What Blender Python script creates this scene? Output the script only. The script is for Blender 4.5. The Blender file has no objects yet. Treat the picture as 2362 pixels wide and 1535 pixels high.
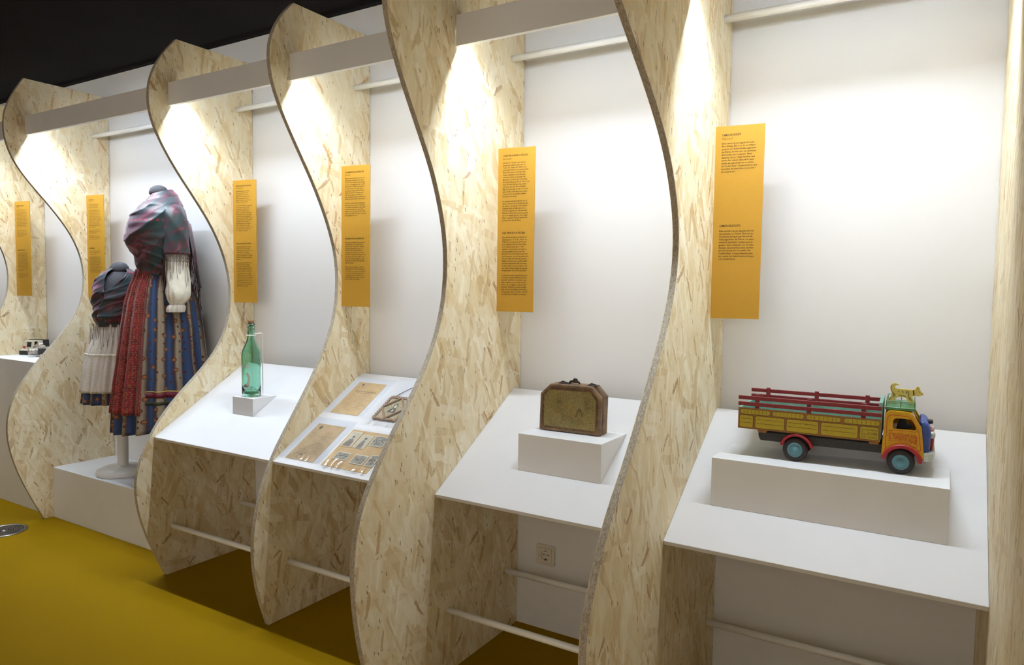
import bpy, bmesh, math, random
from mathutils import Vector, Matrix
R = math.radians
random.seed(7)
scene = bpy.context.scene
COL = scene.collection

# ------------------------------------------------------------------ camera
cam_d = bpy.data.cameras.new('camera')
cam = bpy.data.objects.new('camera', cam_d)
COL.objects.link(cam)
_yaw, _pit, _rol = R(-31.5116), R(-3.4137), R(0.8099)
_F = Vector((math.sin(_yaw) * math.cos(_pit), math.cos(_yaw) * math.cos(_pit), math.sin(_pit)))
_Rt = Vector((math.cos(_yaw), -math.sin(_yaw), 0))
_U = _Rt.cross(_F)
_R2 = _Rt * math.cos(_rol) + _U * math.sin(_rol)
_U2 = _U * math.cos(_rol) - _Rt * math.sin(_rol)
_m = Matrix((_R2, _U2, -_F)).transposed().to_4x4()
_m.translation = Vector((0.47, -2.35, 1.3066))
cam.matrix_world = _m
cam_d.sensor_width = 36
cam_d.lens = 36 * 1637.7466 / 2362
cam_d.clip_start = 0.02
scene.camera = cam

# ------------------------------------------------------------------ world, exposure, added fill lamps
w = bpy.data.worlds.new('world'); scene.world = w; w.use_nodes = True
w.node_tree.nodes['Background'].inputs[0].default_value = (0.9, 0.93, 1.0, 1)
w.node_tree.nodes['Background'].inputs[1].default_value = 0.02
scene.view_settings.view_transform = 'Standard'
scene.view_settings.look = 'None'
scene.view_settings.gamma = 1
scene.view_settings.use_curve_mapping = False
scene.view_settings.exposure = 0.06
LED_POWER = 14.6             # watts per metre of the strip lamps behind the white pelmets
LED_SPREAD = 170
AISLE_FILL_POWER = 2.0            # unseen ceiling lamps added over the aisle as weak fill
WALL_FILL_POWER = 42.0            # unseen lamps added to bounce fill off the wall behind the viewer
def area(name, loc, rot, sx, sy, power, col):
    ld = bpy.data.lights.new(name, 'AREA'); ld.shape = 'RECTANGLE'; ld.size = sx; ld.size_y = sy; ld.energy = power; ld.color = col
    lo = bpy.data.objects.new(name, ld); COL.objects.link(lo); lo.location = loc; lo.rotation_euler = rot; return lo
for ax in (-4.2, -2.0, 0.2):
    area('aisle_fill', (ax, -2.6, 2.52), (0, 0, 0), 0.3, 0.3, AISLE_FILL_POWER, (1.0, 0.93, 0.82))
for ax in (-2.6, 0.2, 2.6):
    area('opposite_wall_fill', (ax, -3.9, 2.45), (R(-48), 0, 0), 2.4, 0.08, WALL_FILL_POWER, (1.0, 0.89, 0.74))

# ------------------------------------------------------------------ helpers
def lin(r, g, b):
    f = lambda c: (c / 255 / 12.92) if c / 255 <= 0.04045 else ((c / 255 + 0.055) / 1.055) ** 2.4
    return (f(r), f(g), f(b), 1.0)

class NT:
    def __init__(s, name):
        s.m = bpy.data.materials.new(name); s.m.use_nodes = True
        s.t = s.m.node_tree; s.b = s.t.nodes['Principled BSDF']
    def n(s, typ, props=None, **ins):
        nd = s.t.nodes.new(typ)
        for k, v in (props or {}).items(): setattr(nd, k, v)
        for k, v in ins.items(): s.set(nd, k, v)
        return nd
    def set(s, nd, k, v):
        sock = nd.inputs[int(k[1:])] if k[0] == 'i' and k[1:].isdigit() else nd.inputs[k.replace('_', ' ')]
        if isinstance(v, bpy.types.NodeSocket): s.t.links.new(v, sock)
        else: sock.default_value = v
    def math(s, op, a, b=0.0, c=0.0):
        nd = s.n('ShaderNodeMath', {'operation': op}, i0=a, i1=b, i2=c); return nd.outputs[0]
    def mix(s, f, a, b, blend='MIX'):
        nd = s.t.nodes.new('ShaderNodeMix'); nd.data_type = 'RGBA'; nd.blend_type = blend
        for i, v in ((0, f), (6, a), (7, b)):
            if isinstance(v, bpy.types.NodeSocket): s.t.links.new(v, nd.inputs[i])
            else: nd.inputs[i].default_value = v
        return nd.outputs[2]
    def ramp(s, f, *stops):
        nd = s.t.nodes.new('ShaderNodeValToRGB'); e = nd.color_ramp.elements
        while len(e) < len(stops): e.new(0.5)
        for k, (p, c) in enumerate(stops): e[k].position = p; e[k].color = c
        s.t.links.new(f, nd.inputs[0]); return nd.outputs[0]
    def base(s, v, rough=None, **kw):
        s.set(s.b, 'Base_Color', v)
        if rough is not None: s.set(s.b, 'Roughness', rough)
        for k, x in kw.items(): s.set(s.b, k, x)
        return s
    def bump(s, h, strength=0.2, dist=0.002):
        nd = s.n('ShaderNodeBump', None, Strength=strength, Distance=dist, Height=h)
        s.t.links.new(nd.outputs[0], s.b.inputs['Normal']); return s

def simple(name, col, rough=0.5, grain=0.04, scale=60.0, **kw):
    """plain paint with a little cloudy unevenness"""
    t = NT(name)
    tc = t.n('ShaderNodeTexCoord')
    nz = t.n('ShaderNodeTexNoise', None, Vector=tc.outputs['Object'], Scale=scale, Detail=3.0)
    lo = tuple(c * (1 - grain * 2.2) for c in col[:3]) + (1,)
    hi = tuple(min(1, c * (1 + grain)) for c in col[:3]) + (1,)
    t.base(t.ramp(nz.outputs[0], (0.3, lo), (0.7, hi)), rough, **kw)
    return t.m

class MB:
    """collects shapes, builds ONE mesh object"""
    def __init__(s): s.v = []; s.f = []; s.mi = []; s.uv = None
    def add(s, vs, fs, mi=0):
        o = len(s.v); s.v += [tuple(p) for p in vs]; s.f += [tuple(i + o for i in f) for f in fs]; s.mi += [mi] * len(fs)
    def box(s, x0, x1, y0, y1, z0, z1, mi=0):
        s.add([(x0, y0, z0), (x1, y0, z0), (x1, y1, z0), (x0, y1, z0), (x0, y0, z1), (x1, y0, z1), (x1, y1, z1), (x0, y1, z1)],
              [(0, 3, 2, 1), (4, 5, 6, 7), (0, 1, 5, 4), (1, 2, 6, 5), (2, 3, 7, 6), (3, 0, 4, 7)], mi); return s
    def prism(s, poly, d0, d1, axis='y', mi=0, mi_side=None):
        """poly: 2-D points; extruded along axis. y: (u,v)->(x,z); x: (u,v)->(y,z); z: (u,v)->(x,y)"""
        n = len(poly)
        def P(u, v, d): return {'y': (u, d, v), 'x': (d, u, v), 'z': (u, v, d)}[axis]
        vs = [P(u, v, d0) for u, v in poly] + [P(u, v, d1) for u, v in poly]
        ms = mi if mi_side is None else mi_side
        o = len(s.v); s.v += vs
        s.f += [tuple(o + i for i in range(n)), tuple(o + n + i for i in reversed(range(n)))]; s.mi += [mi, mi]
        for i in range(n):
            j = (i + 1) % n
            s.f.append((o + i, o + n + i, o + n + j, o + j)); s.mi.append(ms)
        return s
    def lathe(s, prof, n=24, c=(0, 0), axis='z', mi=0, cap=True):
        vs = []; fs = []
        for (r, h) in prof:
            for k in range(n):
                a = 2 * math.pi * k / n; x, y = r * math.cos(a), r * math.sin(a)
                vs.append({'z': (c[0] + x, c[1] + y, h), 'y': (c[0] + x, h, c[1] + y), 'x': (h, c[0] + x, c[1] + y)}[axis])
        for i in range(len(prof) - 1):
            for k in range(n):
                k2 = (k + 1) % n; fs.append((i * n + k, i * n + k2, (i + 1) * n + k2, (i + 1) * n + k))
        if cap:
            if prof[0][0] > 1e-6: fs.append(tuple(reversed(range(n))))
            if prof[-1][0] > 1e-6: fs.append(tuple((len(prof) - 1) * n + k for k in range(n)))
        s.add(vs, fs, mi); return s
    def tube(s, pts, r, n=8, mi=0, cap=True):
        pts = [Vector(p) for p in pts]; vs = []; fs = []; up = Vector((0.13, 0.21, 0.97))
        rr = r if isinstance(r, (list, tuple)) else [r] * len(pts)
        for i, p in enumerate(pts):
            t = (pts[min(i + 1, len(pts) - 1)] - pts[max(i - 1, 0)]).normalized()
            a = t.cross(up)
            if a.length < 1e-3: a = t.cross(Vector((1, 0, 0)))
            a.normalize(); b = t.cross(a)
            vs += [p + (a * math.cos(2 * math.pi * k / n) + b * math.sin(2 * math.pi * k / n)) * rr[i] for k in range(n)]
        for i in range(len(pts) - 1):
            for k in range(n):
                k2 = (k + 1) % n; fs.append((i * n + k, i * n + k2, (i + 1) * n + k2, (i + 1) * n + k))
        if cap: fs += [tuple(reversed(range(n))), tuple((len(pts) - 1) * n + k for k in range(n))]
        s.add(vs, fs, mi); return s
    def build(s, name, mats, parent=None, loc=None, rot=None, smooth=False, bevel=0.0, seg=2, fixn=True, kind=None):
        me = bpy.data.meshes.new(name); me.from_pydata(s.v, [], s.f)
        mats = mats if isinstance(mats, (list, tuple)) else [mats]
        for m_ in mats: me.materials.append(m_)
        me.polygons.foreach_set('material_index', s.mi)
        if fixn:
            bm = bmesh.new(); bm.from_mesh(me); bmesh.ops.recalc_face_normals(bm, faces=bm.faces); bm.to_mesh(me); bm.free()
        if s.uv:
            ul = me.uv_layers.new(name='UVMap')
            for lp in me.loops: ul.data[lp.index].uv = s.uv[lp.vertex_index]
        return link(name, me, parent, loc, rot, smooth, bevel, seg, kind)

def link(name, me, parent=None, loc=None, rot=None, smooth=False, bevel=0.0, seg=2, kind=None):
    o = bpy.data.objects.new(name, me); COL.objects.link(o)
    if parent: o.parent = parent
    if loc: o.location = loc
    if rot: o.rotation_euler = rot
    if smooth: me.polygons.foreach_set('use_smooth', [True] * len(me.polygons))
    if bevel:
        md = o.modifiers.new('bevel', 'BEVEL'); md.width = bevel; md.segments = seg; md.limit_method = 'ANGLE'; md.angle_limit = R(35)
    if kind: o['kind'] = kind
    return o

def tag(o, label, cat, group=None):
    o['label'] = label; o['category'] = cat
    if group: o['group'] = group
    return o
def struct(o): o['kind'] = 'structure'; return o
def thing(name, label, cat, loc=(0, 0, 0), rot=(0, 0, 0), group=None):
    o = bpy.data.objects.new(name, None); COL.objects.link(o)
    o.location = loc; o.rotation_euler = rot; o.empty_display_size = 0.05
    return tag(o, label, cat, group)

def curve_mesh(name, mat, splines, extrude):
    """flat filled outline with holes, thickness 2*extrude, in the local XY plane"""
    cu = bpy.data.curves.new(name, 'CURVE'); cu.dimensions = '2D'; cu.fill_mode = 'BOTH'; cu.extrude = extrude
    for pts in splines:
        sp = cu.splines.new('POLY'); sp.points.add(len(pts) - 1); sp.use_cyclic_u = True
        for k, (x, y) in enumerate(pts): sp.points[k].co = (x, y, 0, 1)
    return _to_mesh(cu, name, mat)
def _to_mesh(cu, name, mat):
    ob = bpy.data.objects.new(name, cu); COL.objects.link(ob)
    dg = bpy.context.evaluated_depsgraph_get()
    me = bpy.data.meshes.new_from_object(ob.evaluated_get(dg)); me.name = name
    bpy.data.objects.remove(ob); bpy.data.curves.remove(cu)
    me.materials.clear(); me.materials.append(mat)
    return me
def text_mesh(name, body, mat, size=1.0, width=None, line=1.0, align='LEFT', res=2, bold=0.0, shear=0.0, extrude=0.0):
    cu = bpy.data.curves.new(name, 'FONT'); cu.body = body; cu.size = size; cu.resolution_u = res
    cu.space_line = line; cu.align_x = align; cu.shear = shear; cu.extrude = extrude; cu.offset = bold
    me = _to_mesh(cu, name, mat)
    if width:
        xs = [v.co.x for v in me.vertices]; k = width / max(1e-6, max(xs) - min(xs))
        for v in me.vertices: v.co.x *= k
    return me
def rrect(x0, x1, y0, y1, r, n=4):
    out = []
    for cx, cy, a0 in ((x1 - r, y1 - r, 0), (x0 + r, y1 - r, 90), (x0 + r, y0 + r, 180), (x1 - r, y0 + r, 270)):
        for k in range(n + 1):
            a = R(a0 + 90 * k / n); out.append((cx + r * math.cos(a), cy + r * math.sin(a)))
    return out
def circ(cx, cy, r, n=20): return [(cx + r * math.cos(2 * math.pi * k / n), cy + r * math.sin(2 * math.pi * k / n)) for k in range(n)]

# ------------------------------------------------------------------ materials
def osb_material():
    t = NT('osb_board')
    tc = t.n('ShaderNodeTexCoord'); oi = t.n('ShaderNodeObjectInfo')
    sx = t.n('ShaderNodeSeparateXYZ', None, Vector=tc.outputs['Object'])
    off = t.math('MULTIPLY', oi.outputs['Random'], 37.0)
    cb = t.n('ShaderNodeCombineXYZ', None, X=t.math('ADD', sx.outputs['Y'], off), Y=t.math('ADD', sx.outputs['Z'], off), Z=0.0)
    warp = t.n('ShaderNodeTexNoise', {'noise_dimensions': '2D'}, Vector=cb.outputs[0], Scale=14.0, Detail=1.0)
    wv = t.n('ShaderNodeVectorMath', {'operation': 'MULTIPLY_ADD'}, i0=warp.outputs[1], i1=(0.010, 0.010, 0), i2=cb.outputs[0])
    P = wv.outputs[0]
    def layer(ang, ln, wd, seed):
        vr = t.n('ShaderNodeVectorRotate', {'rotation_type': 'Z_AXIS'}, Vector=P, Angle=R(ang))
        mp = t.n('ShaderNodeMapping', None, Vector=vr.outputs[0], Location=(seed, seed * 1.7, 0), Scale=(1 / ln, 1 / wd, 1))
        vo = t.n('ShaderNodeTexVoronoi', {'voronoi_dimensions': '2D', 'distance': 'CHEBYCHEV'}, Vector=mp.outputs[0], Scale=1.0, Randomness=0.9)
        sc = t.n('ShaderNodeSeparateColor', None, Color=vo.outputs['Color'])
        return sc.outputs, vo.outputs['Distance'], vr.outputs[0]
    pale, mid, tan = lin(240, 229, 200), lin(228, 209, 168), lin(208, 182, 132)
    nz = t.n('ShaderNodeTexNoise', {'noise_dimensions': '2D'}, Vector=P, Scale=7.0, Detail=3.0, Roughness=0.6)
    col = t.ramp(nz.outputs[0], (0.3, mid), (0.55, pale), (0.75, lin(233, 216, 176)))
    gm = t.n('ShaderNodeMapping', None, Vector=P, Rotation=(0, 0, R(8)), Scale=(300, 20, 1))
    gr = t.n('ShaderNodeTexNoise', {'noise_dimensions': '2D'}, Vector=gm.outputs[0], Scale=1.0, Detail=2.0)
    rag = t.n('ShaderNodeTexNoise', {'noise_dimensions': '2D'}, Vector=cb.outputs[0], Scale=95.0, Detail=1.0)
    specs = [(82, .20, .05, 1.3, .4, .6), (116, .17, .04, 7.7, .58, .65), (52, .16, .036, 3.1, .64, .65), (12, .13, .032, 9.4, .8, .6), (97, .11, .017, 5.9, .55, .6), (64, .09, .014, 2.9, .7, .65)]
    for ang, ln, wd, sd, thr, al in specs:
        (r, g, b), d, vr = layer(ang, ln, wd, sd)
        tint = t.ramp(g, (0.0, lin(252, 245, 226)), (0.3, pale), (0.72, mid), (0.95, tan), (1.0, lin(188, 156, 106)))
        msk = t.math('MULTIPLY', t.math('GREATER_THAN', r, thr), t.math('LESS_THAN', d, t.math('MULTIPLY_ADD', rag.outputs[0], 0.12, 0.38)))
        col = t.mix(t.math('MULTIPLY', msk, al), col, tint)
    col = t.mix(0.17, col, t.ramp(gr.outputs[0], (0.32, lin(206, 178, 132)), (0.55, lin(252, 246, 230))), 'MULTIPLY')
    # brown strands and dark specks with ragged outlines
    for ang, ln, wd, sd, thr, c, al in [(100, .10, .016, 4.4, .984, lin(190, 150, 96), .7), (56, .085, .014, 6.1, .987, lin(170, 124, 74), .7),
                                        (140, .07, .017, 1.9, .989, lin(160, 114, 66), .65), (80, .016, .0042, 2.7, .982, lin(120, 84, 50), .75)]:
        (r, g, b), d, vr = layer(ang, ln, wd, sd)
        lim = t.math('MULTIPLY', t.math('MULTIPLY_ADD', g, 0.4, 0.25), t.math('MULTIPLY_ADD', rag.outputs[0], 1.2, 0.25))
        msk = t.math('MULTIPLY', t.math('GREATER_THAN', r, thr), t.math('LESS_THAN', d, lim))
        col = t.mix(t.math('MULTIPLY', msk, al), col, c)
    t.base(col, 0.62)
    return t.m
def osb_edge_material():
    t = NT('osb_edge')
    tc = t.n('ShaderNodeTexCoord')
    mp = t.n('ShaderNodeMapping', None, Vector=tc.outputs['Object'], Scale=(420, 90, 90))
    nz = t.n('ShaderNodeTexNoise', None, Vector=mp.outputs[0], Scale=1.0, Detail=4.0, Roughness=0.7)
    vo = t.n('ShaderNodeTexVoronoi', None, Vector=tc.outputs['Object'], Scale=480.0)
    sc = t.n('ShaderNodeSeparateColor', None, Color=vo.outputs['Color'])
    col = t.ramp(nz.outputs[0], (0.3, lin(138, 126, 108)), (0.5, lin(176, 164, 144)), (0.7, lin(204, 195, 178)))
    col = t.mix(t.math('MULTIPLY', t.math('GREATER_THAN', sc.outputs[0], 0.91), 0.6), col, lin(112, 94, 72))
    t.base(col, 0.8); t.bump(nz.outputs[0], 0.5, 0.002); return t.m
M = {}
M['osb'] = osb_material(); M['osb_edge'] = osb_edge_material()
def wall_mat():
    t = NT('white_wall'); tc = t.n('ShaderNodeTexCoord')
    nz = t.n('ShaderNodeTexNoise', None, Vector=tc.outputs['Object'], Scale=260.0, Detail=2.0)
    t.base(lin(233, 233, 235), 0.7); t.bump(nz.outputs[0], 0.12, 0.001); return t.m
M['wall'] = wall_mat()
def floor_mat():
    t = NT('ochre_floor'); tc = t.n('ShaderNodeTexCoord')
    a = t.n('ShaderNodeTexNoise', None, Vector=tc.outputs['Object'], Scale=1.6, Detail=4.0)
    b = t.n('ShaderNodeTexNoise', None, Vector=tc.outputs['Object'], Scale=180.0, Detail=2.0)
    c = t.ramp(a.outputs[0], (0.3, lin(140, 109, 0)), (0.7, lin(148, 115, 0)))
    c = t.mix(0.12, c, t.mix(b.outputs[0], lin(108, 82, 0), lin(178, 140, 0)))
    t.base(c, 0.7, Specular_IOR_Level=0.06); t.bump(b.outputs[0], 0.05, 0.0005); return t.m
M['floor'] = floor_mat()
M['ceiling'] = simple('black_ceiling', lin(30, 28, 28), 0.95, 0.06, 3, Specular_IOR_Level=0.02)
M['room'] = simple('room_wall', lin(120, 112, 104), 0.8)
M['white'] = simple('white_lacquer', lin(232, 233, 236), 0.55, 0.01, 8, Specular_IOR_Level=0.25)
M['shelf'] = simple('white_shelf_laminate', lin(226, 226, 229), 0.55, 0.01, 8, Specular_IOR_Level=0.2)
M['white_rod'] = simple('white_rod_paint', lin(244, 243, 240), 0.35, 0.01, 8)
M['board_edge'] = simple('white_board_edge', lin(214, 205, 188), 0.6, 0.02, 50)
M['stand'] = simple('stand_white_metal', lin(226, 224, 220), 0.35, 0.015, 10)
M['yellow'] = simple('yellow_card', lin(192, 144, 40), 0.65, 0.01, 40)
M['card_side'] = simple('card_side_white', lin(226, 220, 206), 0.7)
M['ink'] = simple('black_ink', lin(48, 40, 16), 0.7, 0.0)
M['ink_thin'] = simple('thin_ink', lin(112, 88, 26), 0.7, 0.0)
def led():
    t = NT('led_diffuser'); t.base((1, 1, 1, 1), 0.5)
    t.set(t.b, 'Emission_Color', (0.95, 0.97, 1.0, 1)); t.set(t.b, 'Emission_Strength', 6.0); return t.m
M['led'] = led()
M['alu'] = simple('aluminium', lin(150, 148, 146), 0.35, 0.03, 90, Metallic=1.0)
M['dark'] = simple('black_plastic', lin(34, 32, 32), 0.5, 0.05)
M['plate'] = simple('socket_plastic', lin(226, 220, 206), 0.35, 0.01)

# ------------------------------------------------------------------ measured set-out (metres)
XF = {-1: -5.285, 0: -4.5133, 1: -3.7547, 2: -2.484, 3: -1.712, 4: -0.9297, 5: -0.1568, 6: 0.5918}   # right-hand faces of the dividers
TH = 0.018
CEIL = 2.5357; TOPZ = 2.392
TY, TZ, TYB, TZB = -0.5353, 0.6385, -0.0498, 0.9343       # sloping shelf: front edge and rear edge
SLOPE = math.atan2(TZB - TZ, TYB - TY); CS, SN = math.cos(SLOPE), math.sin(SLOPE)
def TP(x, y, h=0.0): return Vector((x, y - SN * h, TZ + (y - TY) * math.tan(SLOPE) + CS * h))

# ------------------------------------------------------------------ room shell
def quad_box(name, mat, *b): return struct(MB().box(*b).build(name, mat))
quad_box('floor', M['floor'], -9, 4.2, -4.8, 0.1, -0.1, 0)
quad_box('ceiling', M['ceiling'], -9, 4.2, -4.8, 0.1, CEIL, CEIL + 0.1)
quad_box('wall_back', M['wall'], -9, 4.2, 0, 0.12, 0, CEIL)
quad_box('wall_front', M['wall'], -9, 4.2, -4.9, -4.8, 0, CEIL)
quad_box('wall_left', M['room'], -9.1, -9, -4.8, 0.1, 0, CEIL)
quad_box('wall_right', M['room'], 4.2, 4.3, -4.8, 0.1, 0, CEIL)
quad_box('trim_1', M['ceiling'], -9, 4.2, -0.03, -0.0005, CEIL - 0.018, CEIL - 0.0005)

# ------------------------------------------------------------------ curved dividers
PROF = {
 1: [(-.446,2.392),(-.482,2.33),(-.514,2.281),(-.535,2.231),(-.548,2.179),(-.551,2.133),(-.548,2.081),(-.537,2.023),(-.518,1.973),(-.488,1.917),(-.447,1.865),(-.402,1.813),(-.359,1.767),(-.316,1.716),(-.271,1.66),(-.23,1.602),(-.196,1.543),(-.169,1.478),(-.155,1.403),(-.15,1.336),(-.156,1.247),(-.176,1.18),(-.213,1.109),(-.266,1.04),(-.325,.977),(-.387,.916),(-.443,.848),(-.491,.781),(-.528,.722),(-.554,.662),(-.57,.593),(-.575,.524),(-.57,.452),(-.554,.378),(-.528,.293),(-.495,.205),(-.46,.128),(-.425,.057),(-.398,0)],
 2: [(-.403,2.392),(-.437,2.354),(-.472,2.31),(-.503,2.261),(-.523,2.215),(-.536,2.169),(-.539,2.125),(-.538,2.082),(-.53,2.04),(-.517,2.006),(-.501,1.968),(-.478,1.925),(-.448,1.877),(-.414,1.824),(-.372,1.772),(-.329,1.718),(-.285,1.663),(-.243,1.606),(-.209,1.551),(-.18,1.49),(-.148,1.411),(-.135,1.348),(-.13,1.277),(-.132,1.213),(-.141,1.157),(-.158,1.093),(-.187,1.038),(-.22,.991),(-.264,.942),(-.318,.895),(-.371,.849),(-.422,.805),(-.469,.758),(-.508,.711),(-.536,.669),(-.56,.628),(-.581,.585),(-.601,.542),(-.615,.497),(-.621,.458),(-.622,.417),(-.619,.372),(-.611,.321),(-.597,.265),(-.578,.21),(-.552,.142),(-.522,.074),(-.486,0)],
 3: [(-.422,2.392),(-.452,2.366),(-.484,2.328),(-.511,2.286),(-.531,2.243),(-.539,2.203),(-.541,2.166),(-.539,2.134),(-.53,2.089),(-.52,2.054),(-.5,2.01),(-.476,1.966),(-.448,1.92),(-.416,1.87),(-.376,1.806),(-.334,1.747),(-.3,1.69),(-.268,1.629),(-.232,1.55),(-.209,1.492),(-.195,1.438),(-.189,1.377),(-.188,1.328),(-.191,1.273),(-.197,1.223),(-.208,1.175),(-.229,1.12),(-.253,1.073),(-.282,1.014),(-.314,.962),(-.353,.906),(-.391,.851),(-.432,.792),(-.478,.735),(-.515,.685),(-.54,.642),(-.558,.598),(-.578,.557),(-.596,.51),(-.609,.458),(-.621,.41),(-.628,.356),(-.629,.306),(-.626,.249),(-.618,.195),(-.605,.139),(-.589,.082),(-.569,.028),(-.558,0)],
 4: [(-.69,2.392),(-.735,2.335),(-.765,2.28),(-.783,2.22),(-.787,2.17),(-.781,2.118),(-.766,2.073),(-.757,2.045),(-.744,2.013),(-.728,1.981),(-.711,1.947),(-.694,1.918),(-.674,1.884),(-.65,1.842),(-.625,1.803),(-.599,1.759),(-.573,1.719),(-.55,1.677),(-.531,1.633),(-.515,1.589),(-.5,1.545),(-.486,1.499),(-.477,1.448),(-.474,1.391),(-.476,1.338),(-.483,1.29),(-.492,1.247),(-.507,1.195),(-.526,1.153),(-.549,1.107),(-.578,1.057),(-.614,1.014),(-.65,.967),(-.684,.931),(-.718,.891),(-.748,.855),(-.775,.821),(-.804,.783),(-.828,.745),(-.85,.715),(-.868,.681),(-.883,.647),(-.893,.607),(-.9,.567),(-.904,.526),(-.906,.484),(-.904,.441),(-.899,.396),(-.893,.351),(-.884,.304),(-.873,.256),(-.862,.215),(-.835,.11),(-.80,0)],
 5: [(-.915,2.392),(-.97,2.33),(-1.02,2.26),(-1.05,2.19),(-1.05,2.12),(-1.02,2.05),(-.965,1.985),(-.9,1.932),(-.863,1.906),(-.82,1.877),(-.762,1.837),(-.712,1.8),(-.66,1.761),(-.611,1.719),(-.567,1.673),(-.535,1.632),(-.5,1.572),(-.474,1.511),(-.467,1.464),(-.467,1.413),(-.475,1.365),(-.489,1.317),(-.509,1.27),(-.537,1.224),(-.567,1.179),(-.597,1.139),(-.632,1.093),(-.665,1.048),(-.697,1.012),(-.735,.958),(-.778,.907),(-.812,.872),(-.845,.841),(-.877,.808),(-.904,.775),(-.925,.738),(-.947,.702),(-.964,.665),(-.98,.638),(-.991,.614),(-1.001,.585),(-1.009,.557),(-1.013,.526),(-1.012,.45),(-1.0,.35),(-.975,.23),(-.94,.11),(-.90,0)],
}
def smooth_prof(p, it=3):
    p = [list(q) for q in p]
    for _ in range(it):
        p = [p[0]] + [[(p[i-1][0] + 2 * p[i][0] + p[i+1][0]) / 4, (p[i-1][1] + 2 * p[i][1] + p[i+1][1]) / 4] for i in range(1, len(p) - 1)] + [p[-1]]
    out = []
    for i in range(len(p) - 1):
        a, b, c, d = p[max(i-1, 0)], p[i], p[i+1], p[min(i+2, len(p)-1)]
        for k in range(3):
            t = k / 3
            out.append(tuple(0.5 * (2*b[j] + (c[j]-a[j])*t + (2*a[j]-5*b[j]+4*c[j]-d[j])*t*t + (3*b[j]-a[j]-3*c[j]+d[j])*t**3) for j in (0, 1)))
    return out + [tuple(p[-1])]
PROF[0] = [(y - 0.06, z) for y, z in PROF[1]]; PROF[-1] = PROF[0]
PROF[6] = [(y - 0.46, z) for y, z in PROF[5]]
FIN_LABEL = {
 -1: 'wavy chipboard divider beyond the camera plinth, outermost at the left',
 0: 'wavy chipboard divider behind the tall white plinth with cameras',
 1: 'wavy chipboard divider between the cameras and the child mannequin',
 2: 'wavy chipboard divider between the costumed mannequins and the green bottle',
 3: 'wavy chipboard divider between the green bottle and the old documents',
 4: 'wavy chipboard divider between the old documents and the wooden school case',
 5: 'wavy chipboard divider between the wooden school case and the toy truck',
 6: 'chipboard end panel at the right of the toy truck'}
for i in range(-1, 7):
    out = smooth_prof(PROF[i])
    out = [(y, min(z, TOPZ)) for y, z in out]
    poly = out + [(-0.001, 0.0), (-0.001, TOPZ)]
    o = MB().prism(poly, -TH, 0, 'x', 0, 1).build('divider_panel', [M['osb'], M['osb_edge']], loc=(XF[i], 0, 0.0005), bevel=0.0012, seg=1)
    tag(o, FIN_LABEL[i], 'panel', 'wavy chipboard dividers')

# ------------------------------------------------------------------ bays: pelmets with lamps, rods, shelves
BAY = {-1: 'left of the camera bay', 0: 'above the cameras', 1: 'above the costumed mannequins', 2: 'above the green bottle',
       3: 'above the old documents', 4: 'above the wooden school case', 5: 'above the toy truck'}
BY, BZ0, BZ1 = -0.4453, 2.0948, 2.194
for i in range(-1, 6):
    x0, x1 = XF[i] + 0.0006, XF[i + 1] - TH - 0.0006
    if i == 4: x0 += 0.002
    t = thing('light_pelmet', 'white pelmet board hiding a strip lamp ' + BAY[i], 'pelmet', ((x0 + x1) / 2, BY, BZ0), group='white light pelmets')
    hw = (x1 - x0) / 2
    MB().box(-hw, hw, 0, 0.016, 0, BZ1 - BZ0).build('front_board', M['white'], t, bevel=0.0008, seg=1)
    MB().box(-hw, hw, 0.0165, 0.056, 0.086, 0.098).build('lamp_carrier', M['white'], t)
    mb = MB().box(-hw + 0.004, hw - 0.004, 0.020, 0.046, 0.062, 0.0855); mb.mi[0] = 1
    mb.build('strip_lamp', [M['alu'], M['led']], t)
    ld = bpy.data.lights.new('strip_light', 'AREA'); ld.shape = 'RECTANGLE'; ld.size = 2 * hw - 0.008; ld.size_y = 0.024
    ld.energy = LED_POWER * 2 * hw * {4: 1.06, 5: 1.16}.get(i, 1.0); ld.spread = R(LED_SPREAD); ld.color = (0.79, 0.895, 1.0)
    lo = bpy.data.objects.new('strip_light', ld); COL.objects.link(lo); lo.parent = t; lo.location = (0, 0.036, 0.0580); lo.rotation_euler = (R(-21), 0, 0)
    # upper rod close to the wall
    ln = x1 - x0
    o = MB().lathe([(0.0118, 0), (0.0118, ln)], 20, axis='x').build('round_rod', M['white_rod'], loc=(x0, -0.0934, 2.1529), smooth=False)
    for p_ in o.data.polygons: p_.use_smooth = len(p_.vertices) == 4
    tag(o, 'white round rod near the wall ' + BAY[i], 'rod', 'white spacer rods')
LOWB = {2: 'green bottle', 3: 'old documents', 4: 'wooden school case', 5: 'toy truck'}
for i, nm in LOWB.items():
    x0, x1 = XF[i] + 0.0006, XF[i + 1] - TH - 0.0006; ln = x1 - x0
    for (y, z, wh) in ((-0.0845, 0.2324, 'near the wall'), (-0.4549, 0.2202, 'near the front')):
        o = MB().lathe([(0.0108, 0), (0.0108, ln)], 20, axis='x').build('round_rod', M['white_rod'], loc=(x0, y, z))
        for p_ in o.data.polygons: p_.use_smooth = len(p_.vertices) == 4
        tag(o, 'low white round rod %s under the shelf of the %s' % (wh, nm), 'rod', 'white spacer rods')
    L = (TYB - TY) / CS; th = 0.015
    mb = MB().prism([(0, 0), (L, 0), (L, -th), (0.0, -th)], 0, ln, 'x')
    o = mb.build('sloping_shelf', [M['shelf']], loc=(x0, TY, TZ), rot=(SLOPE, 0, 0), bevel=0.0008, seg=1)
    tag(o, 'white sloping shelf board carrying the ' + nm, 'shelf', 'white sloping shelves')

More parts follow.
